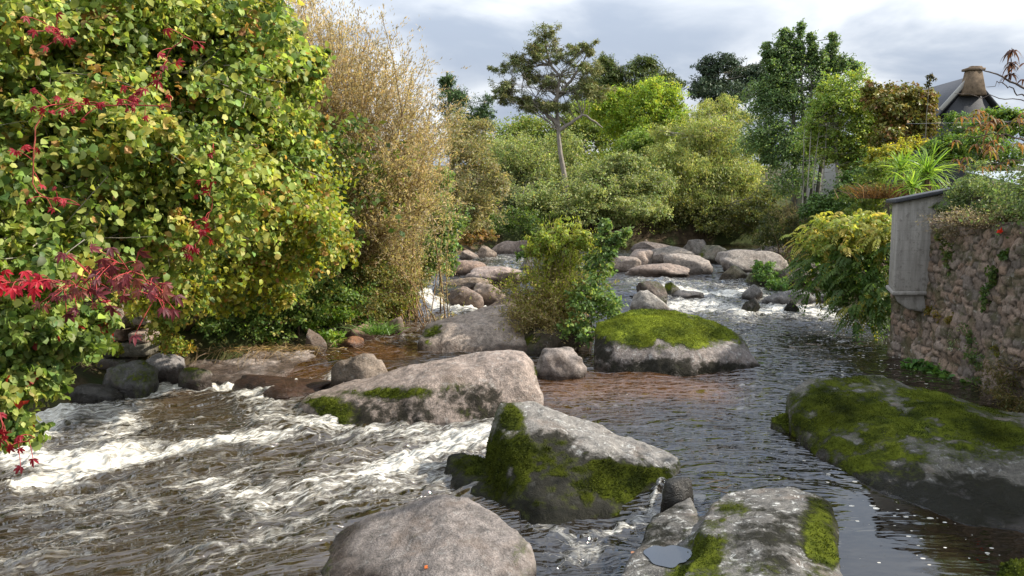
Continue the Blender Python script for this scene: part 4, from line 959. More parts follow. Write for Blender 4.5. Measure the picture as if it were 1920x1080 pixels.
# ------------------------------------------------------------------ far trees
tree('grey_willow', 'grey green willow with a leaning trunk left of the far river', 'tree', [(880,270,60,50,37),(900,330,55,60,37),(860,330,40,60,36),(920,385,50,40,38),(880,415,36,22,37)], 900, 26, .3, .15, .055, [(.5,(.22,.21,.11)),(.35,(.27,.245,.13)),(.15,(.13,.14,.06))],
     trunk=[(832,445,37),(838,340,37),(860,285,37)], tr=.2, nl=40, seed=20, extra_trunks=[[(845,440,38),(890,330,37.5),(915,280,37.5)]])
shrub('rusty_shrub', 'low rusty brown shrub on the bank at the head of the left channel', 'bush', [(905,436,34,16,43.5),(880,444,24,14,42)], 160, 22, .22, .12, .07, [(.6,(.22,.13,.05)),(.4,(.14,.13,.04))], seed=21, nst=8)
tree('sycamore_tree', 'fresh green tree in the gap between the olive alders and the broad willow', 'tree', [(1215,300,40,50,57),(1230,350,45,40,55),(1195,270,26,30,58)], 900, 32, .45, .15, .11, [(.5,(.15,.23,.05)),(.3,(.21,.29,.06)),(.2,(.08,.13,.03))], tr=.16, seed=91, trunk=[(1215,430,57),(1215,290,57)], nl=16)
tree('sallow_bush', 'grey green sallow low over the far bank left of the pine trunk', 'bush', [(930,345,36,40,52),(965,370,40,34,50.5),(990,340,30,30,53)], 800, 30, .42, .14, .075, [(.5,(.18,.21,.11)),(.3,(.24,.26,.14)),(.2,(.10,.13,.05))], tr=.1, seed=92, nl=16, trunk=[(950,430,52),(950,350,52)])
shrub('dark_shrub', 'dark green shrub under the grey willow at the head of the left channel', 'bush', [(930,415,50,30,45.5),(975,412,45,28,46),(1010,415,40,24,47.5),(895,405,30,30,42)], 420, 24, .3, .13, .08, [(.6,(.05,.09,.02)),(.4,(.09,.13,.03))], seed=22, nst=10)
tree('conifer', 'small dark conifer rising behind the willow on the skyline', 'tree', [(838,165,16,26,62),(850,195,34,22,62),(880,205,36,30,60),(905,215,22,30,60)], 500, 24, .35, .22, .06, DARKG, tr=.2, seed=23, mat='needle', trunk=[(850,300,62),(842,200,62),(838,135,62)], nl=30)
pine_l = [(1020,75,50,30,50,1.3),(965,125,38,22,50,1.1),(1000,110,50,14,50,1.2),(1075,105,36,22,50,1),(1100,140,38,26,50,1.2),(1035,150,60,22,50,1.3),(950,165,35,18,50,1.0),(985,190,50,16,50,1.2),(945,185,28,12,50,.9),(1090,175,50,22,50,1.4),(1040,200,60,14,50,1.3),(1105,85,16,20,50,.6)]
tree('scots_pine', 'tall open pine with a pale bare trunk and flat needle plates against the sky', 'tree', pine_l, 420, 90, .29, .20, .045, PINE, bark=(.24,.21,.175), mat='needle', shell=.0, flat=.4, sub=3, xfoot=False,
     trunk=[(1068,430,50),(1058,320,50),(1047,240,50),(1040,190,50),(1050,150,50),(1025,105,50),(1022,60,50)], tr=.19, nl=70, seed=24, up=.8, out=.2,
     extra_trunks=[[(1046,235,50),(1000,190,50),(945,180,50)],[(1046,245,50),(1095,215,50),(1130,240,50)],[(1040,190,50),(1080,140,50),(1100,100,50)]])
tree('alder_tree', 'olive green alder in front of the pale pine trunk', 'tree', [(1010,290,70,55,54),(970,320,60,60,53),(1050,320,60,60,54),(990,380,70,45,53),(1080,380,70,53,53),(940,290,40,40,54),(1055,365,60,40,48.6),(1000,380,50,40,48.6),(1110,375,50,40,48.6),(1060,400,60,30,48.4)], 2300, 34, .45, .135, .08, OLIVE, tr=.2, seed=25, trunk=[(1010,440,54),(1010,300,54)], nl=40)
tree('alder_tree', 'olive green alder bending over the river right of the pine', 'tree', [(1150,335,70,50,51),(1190,370,60,50,50.5),(1120,350,60,60,50.5),(1160,400,75,40,50),(1215,340,50,45,52)], 2200, 34, .45, .135, .08, OLIVE, tr=.2, seed=26, trunk=[(1170,440,51),(1165,310,51)], nl=40, bark=BARK_PALE)
tree('lime_green_tree', 'glowing yellow green tree on the skyline right of the pine', 'tree', [(1230,215,50,60,64),(1190,250,50,60,64),(1255,240,35,60,64),(1150,215,45,50,65),(1225,170,30,25,64),(1200,295,60,40,63),(1265,300,40,50,63)], 2000, 36, .62, .19, .10, LIME, tr=.25, seed=27, trunk=[(1215,420,64),(1215,230,64)], out=.5, up=.3)
tree('dark_pine', 'dark pine tops behind the glowing yellow green tree', 'tree', [(1140,140,36,34,78),(1215,140,40,28,78),(1180,170,60,40,78),(1250,160,28,30,78),(1110,170,36,36,78)], 1100, 28, .55, .36, .09, [(.6,(.07,.10,.03)),(.4,(.11,.14,.035))], mat='needle', tr=.25, seed=28, trunk=[(1180,330,78),(1190,160,78)], nl=30)
tree('weeping_willow', 'broad olive willow overhanging the far right pool', 'tree', [(1330,240,70,55,55),(1290,290,70,60,54),(1360,290,70,70,54),(1310,350,90,60,53),(1390,360,60,60,53),(1260,370,60,50,53),(1340,215,50,30,56)], 3000, 38, .50, .16, .055, [(.35,(.26,.29,.10)),(.3,(.34,.36,.13)),(.15,(.13,.17,.055)),(.2,(.20,.26,.08))], tr=.28, seed=29, trunk=[(1300,440,54),(1320,330,54),(1335,240,54)], nl=50, droop=.9, bark=BARK_PALE,
     extra_trunks=[[(1385,440,54),(1395,340,54),(1400,270,54)]])
tree('alder_tree', 'dark shaded alder with low boughs above the far rocks', 'tree', [(1250,405,60,35,51.5),(1330,405,70,32,51.5),(1400,405,50,36,50.5),(1200,415,50,28,52.5),(1440,400,40,45,49.5)], 1900, 30, .42, .13, .08, OLIVE_D, tr=.18, seed=30, trunk=[(1300,445,52.5),(1310,400,52.5)], nl=40)
tree('ash_tree', 'mid green tree mass filling the gap behind the alders and the pale pine trunk', 'tree', [(940,262,60,50,72),(985,255,50,45,72),(1040,262,70,50,72),(1120,240,60,55,72),(1085,225,40,40,74),(1190,260,70,50,72),(1280,265,60,50,72),(1360,255,60,45,74),(1080,320,160,60,70),(1250,330,160,60,70)], 2900, 32, .85, .24, .14, [(.5,(.15,.20,.05)),(.3,(.21,.25,.06)),(.2,(.09,.13,.03))], tr=.25, seed=71, trunk=[(1100,430,72),(1110,300,72)], nl=20)
far_l = [(1340,140,40,32,115),(1310,165,26,26,115),(1385,145,34,26,118),(1425,150,34,34,115),(1355,175,60,26,113),(1330,125,22,14,115)]
tree('far_pine', 'blue green pine clump far off on the skyline', 'tree', far_l, 900, 22, .75, .5, .16, FAR, mat='needle', tr=.4, seed=31, trunk=[(1345,260,115),(1345,120,115)], nl=20)
tree('poplar_tree', 'tall dark evergreen with upright spires right of the far pines', 'tree', [(1478,120,28,50,40),(1500,58,6,16,40,.2),(1499,82,9,18,40,.25),(1501,110,13,22,40,.3),(1521,72,5,12,40,.2),(1521,92,8,16,40,.25),(1522,116,10,20,40,.3),(1470,80,14,26,40,.5),(1440,110,14,30,40,.5),(1562,72,5,13,40,.2),(1562,94,8,16,40,.25),(1563,118,10,20,40,.3),(1575,120,10,28,40,.3),(1548,130,22,40,40),(1500,150,60,40,40),(1450,200,55,60,40),(1510,210,55,60,40),(1430,260,50,50,40),(1480,300,60,50,39),(1450,170,30,60,40),(1600,130,10,20,40,.3)],
     2700, 28, .28, .12, .07, [(.5,(.11,.175,.075)),(.3,(.15,.22,.08)),(.2,(.07,.12,.05))], tr=.2, seed=32, trunk=[(1490,420,40),(1490,250,40),(1480,120,40)], nl=40, bark=(.13,.12,.10),
     extra_trunks=[[(1510,400,39.8),(1505,250,39.8),(1500,60,40)],[(1530,400,39.8),(1545,250,39.8),(1562,75,40)],[(1520,400,39.8),(1520,250,39.8),(1521,75,40)]])
tree('birch_tree', 'light green birch clump on slim pale stems', 'tree', [(1600,170,45,40,35),(1570,210,45,50,35),(1625,220,40,55,35),(1540,230,40,50,35.5),(1590,260,60,46,35),(1640,250,30,46,35),(1550,285,50,34,35.3),(1610,300,40,30,35.3),(1560,160,25,30,35.5)], 1500, 26, .27, .11, .07, LGREEN, tr=.065, seed=33,
     trunk=[(1570,345,35),(1568,270,35),(1576,200,35)], nl=40, bark=(.31,.29,.24), extra_trunks=[[(1590+dx,345,35+.1*i),(1589+dx+k,290,35),(1590+dx+1.5*k,235,35)] for i,(dx,k) in enumerate([(-75,4),(-66,8),(-48,6),(-20,-3),(6,3),(16,6),(34,3),(-84,2)])])
tree('magnolia_tree', 'broad bronze green tree in front of the house', 'tree', [(1690,195,52,42,33),(1660,190,36,40,33),(1715,222,40,40,33),(1680,240,50,36,33),(1738,185,16,18,33)], 800, 24, .28, .17, .09, MAGN, tr=.15, seed=34, trunk=[(1690,330,33),(1695,210,33)], mat='glossy', nl=30)
tree('bare_twig_tree', 'single dark sprig poking above the bronze tree', 'tree', [(1748,140,7,8,32,.15),(1742,155,5,10,32,.12)], 12, 14, .08, .14, .07, [(1,(.05,.05,.02))], tr=.03, seed=35, trunk=[(1738,200,32),(1742,160,32),(1748,135,32)], nl=4)
tree('garden_tree', 'mid green garden tree below the house roof', 'tree', [(1865,242,66,30,30),(1812,252,54,36,30),(1925,240,46,34,30),(1785,280,46,30,29),(1860,285,60,36,27)], 1000, 24, .27, .12, .07, [(.5,(.09,.16,.035)),(.3,(.14,.21,.04)),(.2,(.045,.08,.02))], tr=.12, seed=36, trunk=[(1840,330,30),(1840,230,30)], nl=24)
shrub('golden_shrub', 'golden yellow shrub above the palms', 'bush', [(1670,285,35,22,29),(1650,300,26,24,29),(1700,268,30,14,30)], 260, 22, .18, .10, .06, [(.6,(.30,.28,.035)),(.4,(.19,.21,.03))], seed=37, nst=8)
shrub('laurel_bush', 'round dark green laurel bush on the right bank below the birches', 'bush', [(1570,370,45,40,30),(1540,400,34,34,30),(1600,350,40,30,30),(1620,330,40,40,30),(1590,395,34,22,29)], 620, 24, .2, .11, .06, [(.6,(.05,.095,.02)),(.4,(.085,.15,.03))], seed=38, nst=14, mat='glossy')
shrub('dark_bush', 'shadowy bush at the back of the right bank above the ledge', 'bush', [(1460,420,50,40,36),(1500,430,40,45,33),(1440,445,35,22,37),(1520,460,30,40,30)], 520, 24, .25, .11, .06, [(.7,(.045,.06,.018)),(.3,(.08,.09,.03))], seed=39, nst=14)
stems_plant('dry_bush', 'dry feathery bush on the right bank under the pale stems', 'bush', [(1470,1520,430,440,33,34)], [(1430,1490,370,400,33,34),(1480,1540,380,420,32.5,33.5)], 70, 60, .12, .02, [(1,(.14,.13,.06))], [(1,(.18,.17,.09))], seed=40, r0=.012)
def palm(label, px, py, Y, n, L, seed, pal):
    r = np.random.default_rng(seed); c = P(px, py, Y); g = terz(c[0], c[1])
    e = empty('palm', (c[0], c[1], g), label, 'palm', 'spiky palms above the wall')
    a = Acc(); a.add(*tube([(c[0], c[1], g - .1), (c[0]+.03, c[1], (g + c[2])/2), tuple(c)], [.11, .10, .09], 9), np.array((.13, .09, .055))); a.build('trunk', M['bark'], e, (c[0], c[1], g), True)
    d = nrm(r.normal(size=(n, 3)) + np.array([0, 0, .45])); nn = nrm(np.array([0, 0, 1.]) + .3*r.normal(size=(n, 3)))
    ln = L*r.uniform(.75, 1.15, n); T = TM['blade'][0]
    V, Fa, Cc = leaves(np.tile(c, (n, 1)) + r.normal(size=(n, 3))*.04, d, nn, ln, np.full(n, .042), pick(pal, n, r)*np.exp(.15*r.normal(size=(n, 1))), 'blade')
    V[:, 2] -= np.repeat(ln, 8)*.06*np.tile(T[:, 0], n)**2.2
    mk('crown', V, [Fa], M['leaf'], e, (c[0], c[1], g), Cc)
PALMC = [(.6,(.14,.25,.04)),(.4,(.22,.32,.06))]
palm('larger spiky palm with a fan of bright green blades above the outhouse', 1738, 325, 24, 170, 1.05, 1, PALMC)
palm('smaller spiky palm left of the larger one', 1690, 318, 25, 130, .85, 2, PALMC)
palm('low pale spiky palm in front of the larger one', 1712, 352, 23, 80, .7, 3, PALMC)
blades('thatch_clump', 'clump of dead brown reeds at the foot of the palms', 'plant', (1668,372,24.5,60,40), 420, .75, .03, [(.6,(.17,.09,.04)),(.4,(.1,.06,.03))], lean=.35, seed=41, curve=.4)
shrub('fuchsia_hedge', 'green hedge left of the palms above the yellow shrub', 'bush', [(1630,365,40,34,26,.8),(1650,330,40,30,26.5,.8),(1610,400,40,22,25,.8)], 420, 22, .17, .09, .05, [(.6,(.10,.15,.03)),(.4,(.15,.19,.04))], seed=42, nst=10)
# yellow shrub drooping over the right pool: compound leaves
SUMU = [(1600,425,70,28,19.5,1.1),(1550,450,45,40,19.5,1.0),(1640,440,50,35,19,1.0)]
SUML = [(1600,500,60,45,19.2,1.0),(1640,540,45,50,18.8,.9),(1560,490,55,40,19.6,.9),(1610,565,40,45,18.6,.6),(1530,520,26,40,20,.6),(1660,500,30,60,18.6,.8)]
org = P(1684, 520, 20.4); gz0 = terz(org[0], org[1]); og = (org[0], org[1], gz0)
e = empty('sumac_bush', og, 'drooping sumac with yellow tips and dark green fronds trailing to the water beside the outhouse', 'bush')
V1, F1, C1, Q1 = fronds(SUMU, 300, .40, 7, .42, [(.5,(.30,.31,.07)),(.2,(.36,.30,.07)),(.3,(.20,.25,.05))], 1)
V2, F2, C2, Q2 = fronds(SUML, 800, .48, 7, .40, [(.6,(.055,.11,.022)),(.3,(.09,.15,.03)),(.1,(.22,.22,.04))], 2)
Vt, Ft, Ct, _, _ = crown(SUMU + [(1590,455,70,26,19.4,1.1)], 420, 22, .16, .10, .045, [(.4,(.27,.29,.07)),(.3,(.20,.26,.06)),(.15,(.36,.31,.08)),(.15,(.12,.18,.04))], seed=44, droop=.5)
a = Acc(); a.add(Vt, Ft, Ct); a.add(V1, F1, C1); a.add(V2, F2, C2); a.build('foliage', M['leaf'], e, og)
a = Acc(); tr_ = resample([og, (og[0]-.1, og[1]-.1, og[2]+1.2), tuple(P(1610, 450, 19.6))], 10); a.add(*tube(tr_, np.linspace(.09, .04, 10), 7), np.array(BARK_BROWN)); limbs(a, tr_, np.concatenate([Q1, Q2]), np.random.default_rng(3), 60, .05, BARK_BROWN); a.build('stem', M['bark'], e, og, True)
shrub('fern_clump', 'green fern clump growing on the rocks of the right channel', 'plant', [(1442,512,22,22,28,.5),(1460,535,22,14,27.5,.5),(1425,500,14,12,28.5,.4)], 170, 18, .13, .10, .05, [(.6,(.07,.14,.035)),(.4,(.11,.19,.05))], seed=43, nst=8)
# ------------------------------------------------------------------ island bush in the middle
rock('dark earthy islet rock under the roots of the island bush', 948, 1122, 610, 664, .3, .7, 110, (.10,.075,.05), moss=.4, tufts=1500)
stems_plant('island_bush', 'twiggy brown and yellow green bush on the rocks in the middle of the river', 'bush',
     [(1000,1100,612,640,17.5,18.4)], [(985,1050,440,520,17.6,18.8,1.2),(1010,1110,400,470,17.6,18.8,1.3),(925,1010,500,600,17.2,18.4,1.5),(930,1000,560,640,17,18,1.4),(1070,1150,450,560,17.4,18.6,.9),(985,1110,500,600,17.0,17.8,1.4),(1000,1100,570,640,16.9,17.4,.9)],
     330, 75, .07, .026, [(.5,(.33,.27,.15)),(.3,(.26,.26,.10)),(.2,(.40,.33,.19))], [(.5,(.21,.26,.03)),(.3,(.26,.29,.04)),(.2,(.17,.17,.05))], spread=.42, r0=.009, seed=50, t0=.3, split=.7, stemcol=(.24,.17,.10), zfoot=.6, bend=.9)
shrub('young_alder', 'young alder with fresh green leaves on the right side of the island bush', 'bush', [(1130,470,30,50,17.4,.4),(1118,540,48,58,17.2,.5),(1085,600,30,42,16.9,.35),(1140,585,42,44,17.1,.45),(1160,450,16,12,17.4,.2),(1135,425,9,18,17.4,.2),(1175,435,10,8,17.4,.15)],
     300, 18, .11, .085, .065, BRIGHT, nst=40, tr=.02, seed=51, kind='oval', shell=.3, trunk=[(1105,640,17.3),(1115,540,17.3),(1135,440,17.3)], base=None)
shrub('young_alder', 'lime green sapling tips at the top of the island bush', 'bush', [(1050,440,38,30,18,.5),(1010,460,28,24,18,.4),(1090,450,24,24,18,.4),(1060,480,40,30,18,.5)], 200, 18, .12, .08, .05, [(.6,(.19,.25,.05)),(.4,(.25,.28,.07))], nst=14, tr=.02, seed=52, kind='oval', shell=.2, trunk=[(1050,630,18),(1050,520,18),(1052,440,18)])
shrub('ivy_tuft', 'small green ivy tuft at the left edge of the island bush', 'plant', [(988,470,16,16,19.5,.3),(995,520,14,14,19,.3)], 60, 18, .1, .08, .06, [(1,(.08,.14,.03))], nst=5, tr=.012, seed=53)
# ------------------------------------------------------------------ stone wall on the right, outhouse, shed, house
def stone_field(s, z):
    """rubble: distance to the nearest joint and two random numbers per stone, for points along (s) and up (z) the wall"""
    s = s + .05*fbm(np.stack([s*2.5, z*2.5, 0*s + 4], -1), 3, 4); z = z + .04*fbm(np.stack([s*1.7, z*2.2, 0*s], -1), 3, 3)
    u, v = s/.25, z/.165; iu, iv = np.floor(u).astype(int), np.floor(v).astype(int)
    f1 = np.full(s.shape, 9.); f2 = np.full(s.shape, 9.); a1 = np.zeros(s.shape); a2 = np.zeros(s.shape)
    for du in (-1, 0, 1):
        for dv in (-1, 0, 1):
            cu, cv = iu + du, iv + dv; o = cu*0
            px_ = cu + .5 + .42*(cv % 2) - .2 + .75*(_h(cu, cv, o, 8) - .5); py_ = cv + .5 + .6*(_h(cu, cv, o + 1, 8) - .5)
            w_ = .25*_h(cu, cv, o + 2, 8)
            d = np.maximum(np.abs(u - px_)*.8, np.abs(v - py_)) *.75 + .35*np.hypot(u - px_, v - py_) - w_
            nw = d < f1; f2 = np.where(nw, f1, np.minimum(f2, d)); f1 = np.where(nw, d, f1)
            a1 = np.where(nw, _h(cu, cv, o + 3, 11), a1); a2 = np.where(nw, _h(cu, cv, o + 4, 12), a2)
    return (f2 - f1)*.09, a1, a2
WX0, WX1, WY0, WY1, WZ = 8.42, 9.0, 5.0, 17.4, 3.18
def wall_top(y): return WZ + .05*np.sin(y*2.1) + .06*np.sin(y*.9 + 1)
ny = 620; yl = np.linspace(WY1, WY0, ny)
prof = [(0, k) for k in np.linspace(-.6, 1, 150)] + [(1, k) for k in np.linspace(.05, 1, 12)] + [(2, k) for k in np.linspace(.2, 1, 5)]
npf = len(prof); V = np.zeros((ny, npf, 3)); C = np.zeros((ny, npf, 3))
for j, (kd, k) in enumerate(prof):
    tp = wall_top(yl)
    if kd == 0:
        z = np.where(k > 0, k*tp, k); x = np.full(ny, WX0)
        d, a1, a2 = stone_field(yl, z); bulge_ = smooth(0, .02, d)*(.02 + .035*a1) + .045*fbm(np.stack([yl*4, z*4, 0*z], -1), 4, 8)
        bulge_ = bulge_*(1 - smooth(.97, 1, k)*.6) + .06*(1 - k)
        x = x - bulge_
    elif kd == 1: x = WX0 + (WX1 - WX0)*k + 0*yl; z = tp + .03*fbm(np.stack([yl*4, x*4, 0*yl], -1), 3, 9); a1 = np.full(ny, .5); d = np.full(ny, .05); a2 = a1
    else: x = WX1 + 0*yl; z = tp*(1 - k) - .6*k; a1 = np.full(ny, .5); d = np.full(ny, .05); a2 = a1
    V[:, j] = np.stack([x, yl, z], -1)
    stone = np.array([.225, .170, .135])*(.72 + .55*a1)[:, None]*(1 + .35*fbm(np.stack([yl*1.3, z*.6, 0*z], -1), 4, 15))[:, None] + (a2 - .5)[:, None]*np.array([.08, .03, .0])
    C[:, j] = np.where((d < .008)[:, None], np.array([.085, .07, .055]), stone)
ew = empty('stone_wall', (8.7, 11, 0), 'old rubble stone wall with mossy stains rising from the right edge of the river', 'wall')
mk('masonry', V.reshape(-1, 3), [grid_faces(ny, npf)], M['wall'], ew, (8.7, 11, 0), C.reshape(-1, 3), sm=True)
# end cap so that it is a solid from upstream too
a = Acc(); a.add(*box(WX0 + .0, WX1, WY1 - .002, WY1 + .15, -.6, WZ - .06), np.array((.2, .16, .13))); a.build('end_face', M['wall'], ew, (8.7, 11, 0))
# overhanging outhouse with a lean-to slate roof, on corbels
X0, X1, Y0, Y1 = 7.69, 9.3, 15.95, 17.2
eo = empty('outhouse', (8.3, 16.5, 0), 'grey rendered outhouse jutting from the wall over the water under a thin slate roof', 'outhouse')
def zpx(py, Y=Y0): return P(1700, py, Y)[2]
zb, zl, zr = zpx(548), zpx(377), zpx(357)
bmv = bmesh.new()
def prism(pts, y0, y1):
    n = len(pts); V = np.array([[p[0], y0, p[1]] for p in pts] + [[p[0], y1, p[1]] for p in pts])
    tris = [(0, i, i + 1) for i in range(1, n - 1)] + [(n, n + i + 1, n + i) for i in range(1, n - 1)]
    quads = [(i, n + i, n + (i + 1) % n, (i + 1) % n) for i in range(n)]
    return V, [np.array(tris), np.array(quads)]
def bevelled(name, pts, y0, y1, mat, parent, org, bev=.015, seg=2):
    V, Fs = prism(pts, y0, y1); o = mk(name, V, Fs, mat, parent, org)
    bm = bmesh.new(); bm.from_mesh(o.data); bmesh.ops.recalc_face_normals(bm, faces=bm.faces)
    bmesh.ops.bevel(bm, geom=[e for e in bm.edges if e.calc_face_angle(0) > .3], offset=bev, segments=seg, affect='EDGES', profile=.5); bm.to_mesh(o.data); bm.free(); return o
zr2 = zl + (zr - zl)*(X1 - X0)/1.02
bevelled('wall', [(X0, zb), (X1, zb), (X1, zr2 - .03), (X0, zl - .03)], Y0, Y1, M['concrete'], eo, (8.3, 16.5, 0), .03)
bevelled('roof', [(X0 - .09, zl - .035), (X1 + .1, zr2 - .03 + .02), (X1 + .1, zr2 + .055), (X0 - .09, zl + .04)], Y0 - .1, Y1 + .1, M['slate'], eo, (8.3, 16.5, 0), .008)
bevelled('corbel', [(X0 + .03, zb - .002), (WX0 - .01, zb - .002), (WX0 - .01, zb - .42), (X0 + .34, zb - .36), (X0 + .12, zb - .2)], Y0 + .05, Y1 - .05, M['concrete'], eo, (8.3, 16.5, 0), .04, 3)
bevelled('ledge', [(X0 - .04, zb - .06), (WX0 - .015, zb - .06), (WX0 - .015, zb + .02), (X0 - .04, zb + .02)], Y0 - .04, Y1 + .03, M['concrete'], eo, (8.3, 16.5, 0), .02)
for o_ in list(eo.children):
    for v_ in o_.data.vertices:
        if v_.co.y + 16.5 > (Y0 + Y1)/2: v_.co.x += .47
# shed with a corrugated roof behind the wall
es = empty('garden_shed', (10.6, 14.0, 3.0), 'small shed with a corrugated grey roof half hidden by plants at the right edge', 'shed')
n_ = 60; xs_ = np.linspace(0, 1, n_); A_ = P(1876, 352, 15.0); B_ = A_ + np.array([2.4, 0, .95]); 
V = []; 
for q in range(2):
    for x in xs_: V.append((A_[0] + 2.4*x, 14.2 + q*2.0, A_[2] + .35*q + .42*x*0 + .022*math.sin(x*2*math.pi*22)))
V = np.array(V); V2 = V.copy(); V2[:, 2] -= .012
mk('roof', np.concatenate([V, V2]), [grid_faces(2, n_), grid_faces(2, n_)[:, ::-1] + 2*n_], M['sheet'], es, (10.6, 14.0, 3.0), sm=True)
bevelled('wall', [(A_[0] + .15, 2.9), (A_[0] + 2.3, 2.9), (A_[0] + 2.3, A_[2] - .05), (A_[0] + .15, A_[2] - .05)], 14.4, 16.0, M['concrete'], es, (10.6, 14.0, 3.0))
# house behind the garden
Yh = 55; gl = P(1764, 206, Yh); gr = P(1876, 206, Yh); gt = P(1822, 142, Yh); zg = 4.0
eh = empty('house', (gt[0], Yh + 4, zg), 'house gable with a steep slate roof and a pale stone chimney behind the garden trees', 'house')
oh = (gt[0], Yh + 4, zg)
bevelled('wall', [(gl[0] + .25, zg), (gr[0] - .25, zg), (gr[0] - .25, gr[2] - .35), (gt[0], gt[2] - .25), (gl[0] + .25, gl[2] - .35)], Yh, Yh + 9, M['slate'], eh, oh, .01, 1)
for sgn, g in ((-1, gl), (1, gr)):
    dx, dz = g[0] - gt[0], g[2] - gt[2]
    bevelled('roof', [(gt[0], gt[2]), (g[0] + .3*sgn, g[2] + dz/abs(dx)*.3), (g[0] + .3*sgn, g[2] + dz/abs(dx)*.3 - .16), (gt[0], gt[2] - .2)][::sgn], Yh - .25, Yh + 9.2, M['slate'], eh, oh, .01, 1)
bevelled('bargeboard', [(gl[0] - .1, gl[2] - .1), (gt[0] - .35, gt[2] - .42), (gt[0] - .35, gt[2] - .02), (gl[0] - .3, gl[2] + .05)], Yh - .36, Yh - .27, M['white'], eh, oh, .01, 1)
cw0, cw1, ct0, ct1 = P(1806, 178, Yh - .6), P(1850, 178, Yh - .6), P(1817, 132, Yh - .6), P(1842, 132, Yh - .6)
ch_ = bevelled('chimney', [(cw0[0], cw0[2]), (cw1[0], cw1[2]), (ct1[0], ct1[2]), (ct0[0], ct0[2])], Yh - .65, Yh - .02, M['chimney'], eh, oh, .04, 1)
bevelled('chimney_cap', [(ct0[0] - .15, ct0[2] + .003), (ct1[0] + .15, ct0[2] + .003), (ct1[0] + .15, ct0[2] + .17), (ct0[0] - .15, ct0[2] + .17)], Yh - .75, Yh + .08, M['chimney'], ch_, oh, .03, 1)
a_, b_ = P(1812, 120, Yh), P(1836, 127, Yh)
bevelled('chimney_pot', [(a_[0], ct0[2] + .175), (b_[0], ct0[2] + .175), (b_[0] - .08, ct0[2] + .32), (a_[0] + .08, ct0[2] + .32)], Yh - .5, Yh - .15, M['chimney'], ch_, oh, .03, 1)
# pale cottage glimpsed between the birch stems
c0 = P(1540, 275, 62); ec = empty('cottage', (c0[0], 64, 4.5), 'pale cottage wall glimpsed between the birch leaves', 'cottage'); oc = (c0[0], 64, 4.5)
l_, r__ = P(1515, 300, 62), P(1572, 300, 62); zt = P(1540, 262, 62)[2]
bevelled('wall', [(l_[0], 4), (r__[0], 4), (r__[0], zt), (l_[0], zt)], 62, 68, M['white'], ec, oc, .02, 1)
bevelled('roof', [(l_[0] - .3, zt + .003), (r__[0] + .3, zt + .003), (r__[0] - .6, zt + 1.2), (l_[0] + .6, zt + 1.2)], 61.7, 68.3, M['slate'], ec, oc, .02, 1)
for dx in (.35, 1.35):
    bevelled('window', [(l_[0] + dx, zt - 1.5), (l_[0] + dx + .7, zt - 1.5), (l_[0] + dx + .7, zt - .5), (l_[0] + dx, zt - .5)], 61.96, 62.02, M['glass'], ec, oc, .01, 1)

# ------------------------------------------------------------------ plants on and below the wall
GRAYG = [(.5,(.13,.18,.075)),(.3,(.17,.22,.10)),(.2,(.07,.11,.035))]
shrub('grey_green_shrub', 'silvery green shrub spilling over the wall top beside the outhouse roof', 'bush', [(1820,365,45,38,15.3,.4),(1860,345,45,35,14.7,.5),(1790,393,30,24,15.7,.35),(1880,388,50,26,14.3,.5),(1840,398,50,20,14.9,.35)], 520, 22, .085, .05, .028, GRAYG, nst=26, tr=.014, seed=60, shell=.3)
shrub('grey_green_shrub', 'silvery green shrub on the wall top at the right edge, enlarged out of view to shade the boulder', 'bush', [(1945,385,60,45,13.4,.5),(1905,408,40,20,13.9,.35),(2120,300,170,170,12.2,1.1),(2320,290,220,210,11,1.2),(2500,280,260,240,9.8,1.2),(2700,300,300,240,8.8,1.2)], 1700, 24, .2, .075, .042, GRAYG, nst=40, tr=.03, seed=61, shell=.3)  # outer lobes added out of view so their shadow falls on the mossy boulder
stems_plant('dry_weeds', 'dry grey flowering weeds trailing over the top of the wall', 'plant', [(1840,1910,408,412,13.9,14.4),(1796,1832,408,412,15.0,15.4)], [(1745,1960,385,425,13.2,15.4,2),(1745,1800,405,450,14.9,15.4,.7)], 150, 38, .045, .016, [(.5,(.23,.19,.15)),(.3,(.30,.26,.22)),(.2,(.13,.13,.06))], [(.5,(.30,.26,.22)),(.3,(.16,.17,.07)),(.2,(.2,.15,.1))], r0=.005, seed=62, spread=.35, zfoot=3.1, bend=.6)
shrub('orange_plant', 'little orange leaved plant on the wall top', 'plant', [(1782,418,14,10,15.5,.15)], 14, 16, .05, .05, .03, [(.6,(.42,.24,.03)),(.4,(.2,.17,.04))], nst=4, tr=.006, seed=63, foot=False)
a = Acc(); pc_ = P(1877, 432, 13.6); rr = np.random.default_rng(5)
Vf, Ff, Cf = leaves(np.tile(pc_, (16, 1)) + rr.normal(size=(16, 3))*.02, nrm(rr.normal(size=(16, 3))), rr.normal(size=(16, 3)), .05, .045, (.65, .05, .02), 'oval')
tag(mk('red_flower', Vf, [Ff], M['petal'], None, tuple(pc_), Cf), 'single scarlet flower against the wall top', 'flower')
shrub('wall_fern', 'yellowish moss and weeds on the wall below the outhouse', 'plant', [(1765,590,26,24,15.5,.14),(1748,575,14,18,15.8,.12),(1790,600,20,20,15.05,.12)], 110, 18, .07, .05, .03, [(.5,(.14,.13,.025)),(.5,(.19,.15,.035))], nst=8, tr=.006, seed=64, foot=False)
shrub('white_flower_clump', 'bushy clump dotted with tiny white flowers growing from the wall', 'plant', [(1795,640,26,26,14.95,.18),(1780,625,16,18,15.2,.16),(1815,620,14,20,14.6,.16)], 110, 18, .07, .04, .024, [(.55,(.11,.16,.06)),(.3,(.16,.2,.09)),(.15,(.55,.56,.52))], nst=10, tr=.007, seed=65, foot=False)
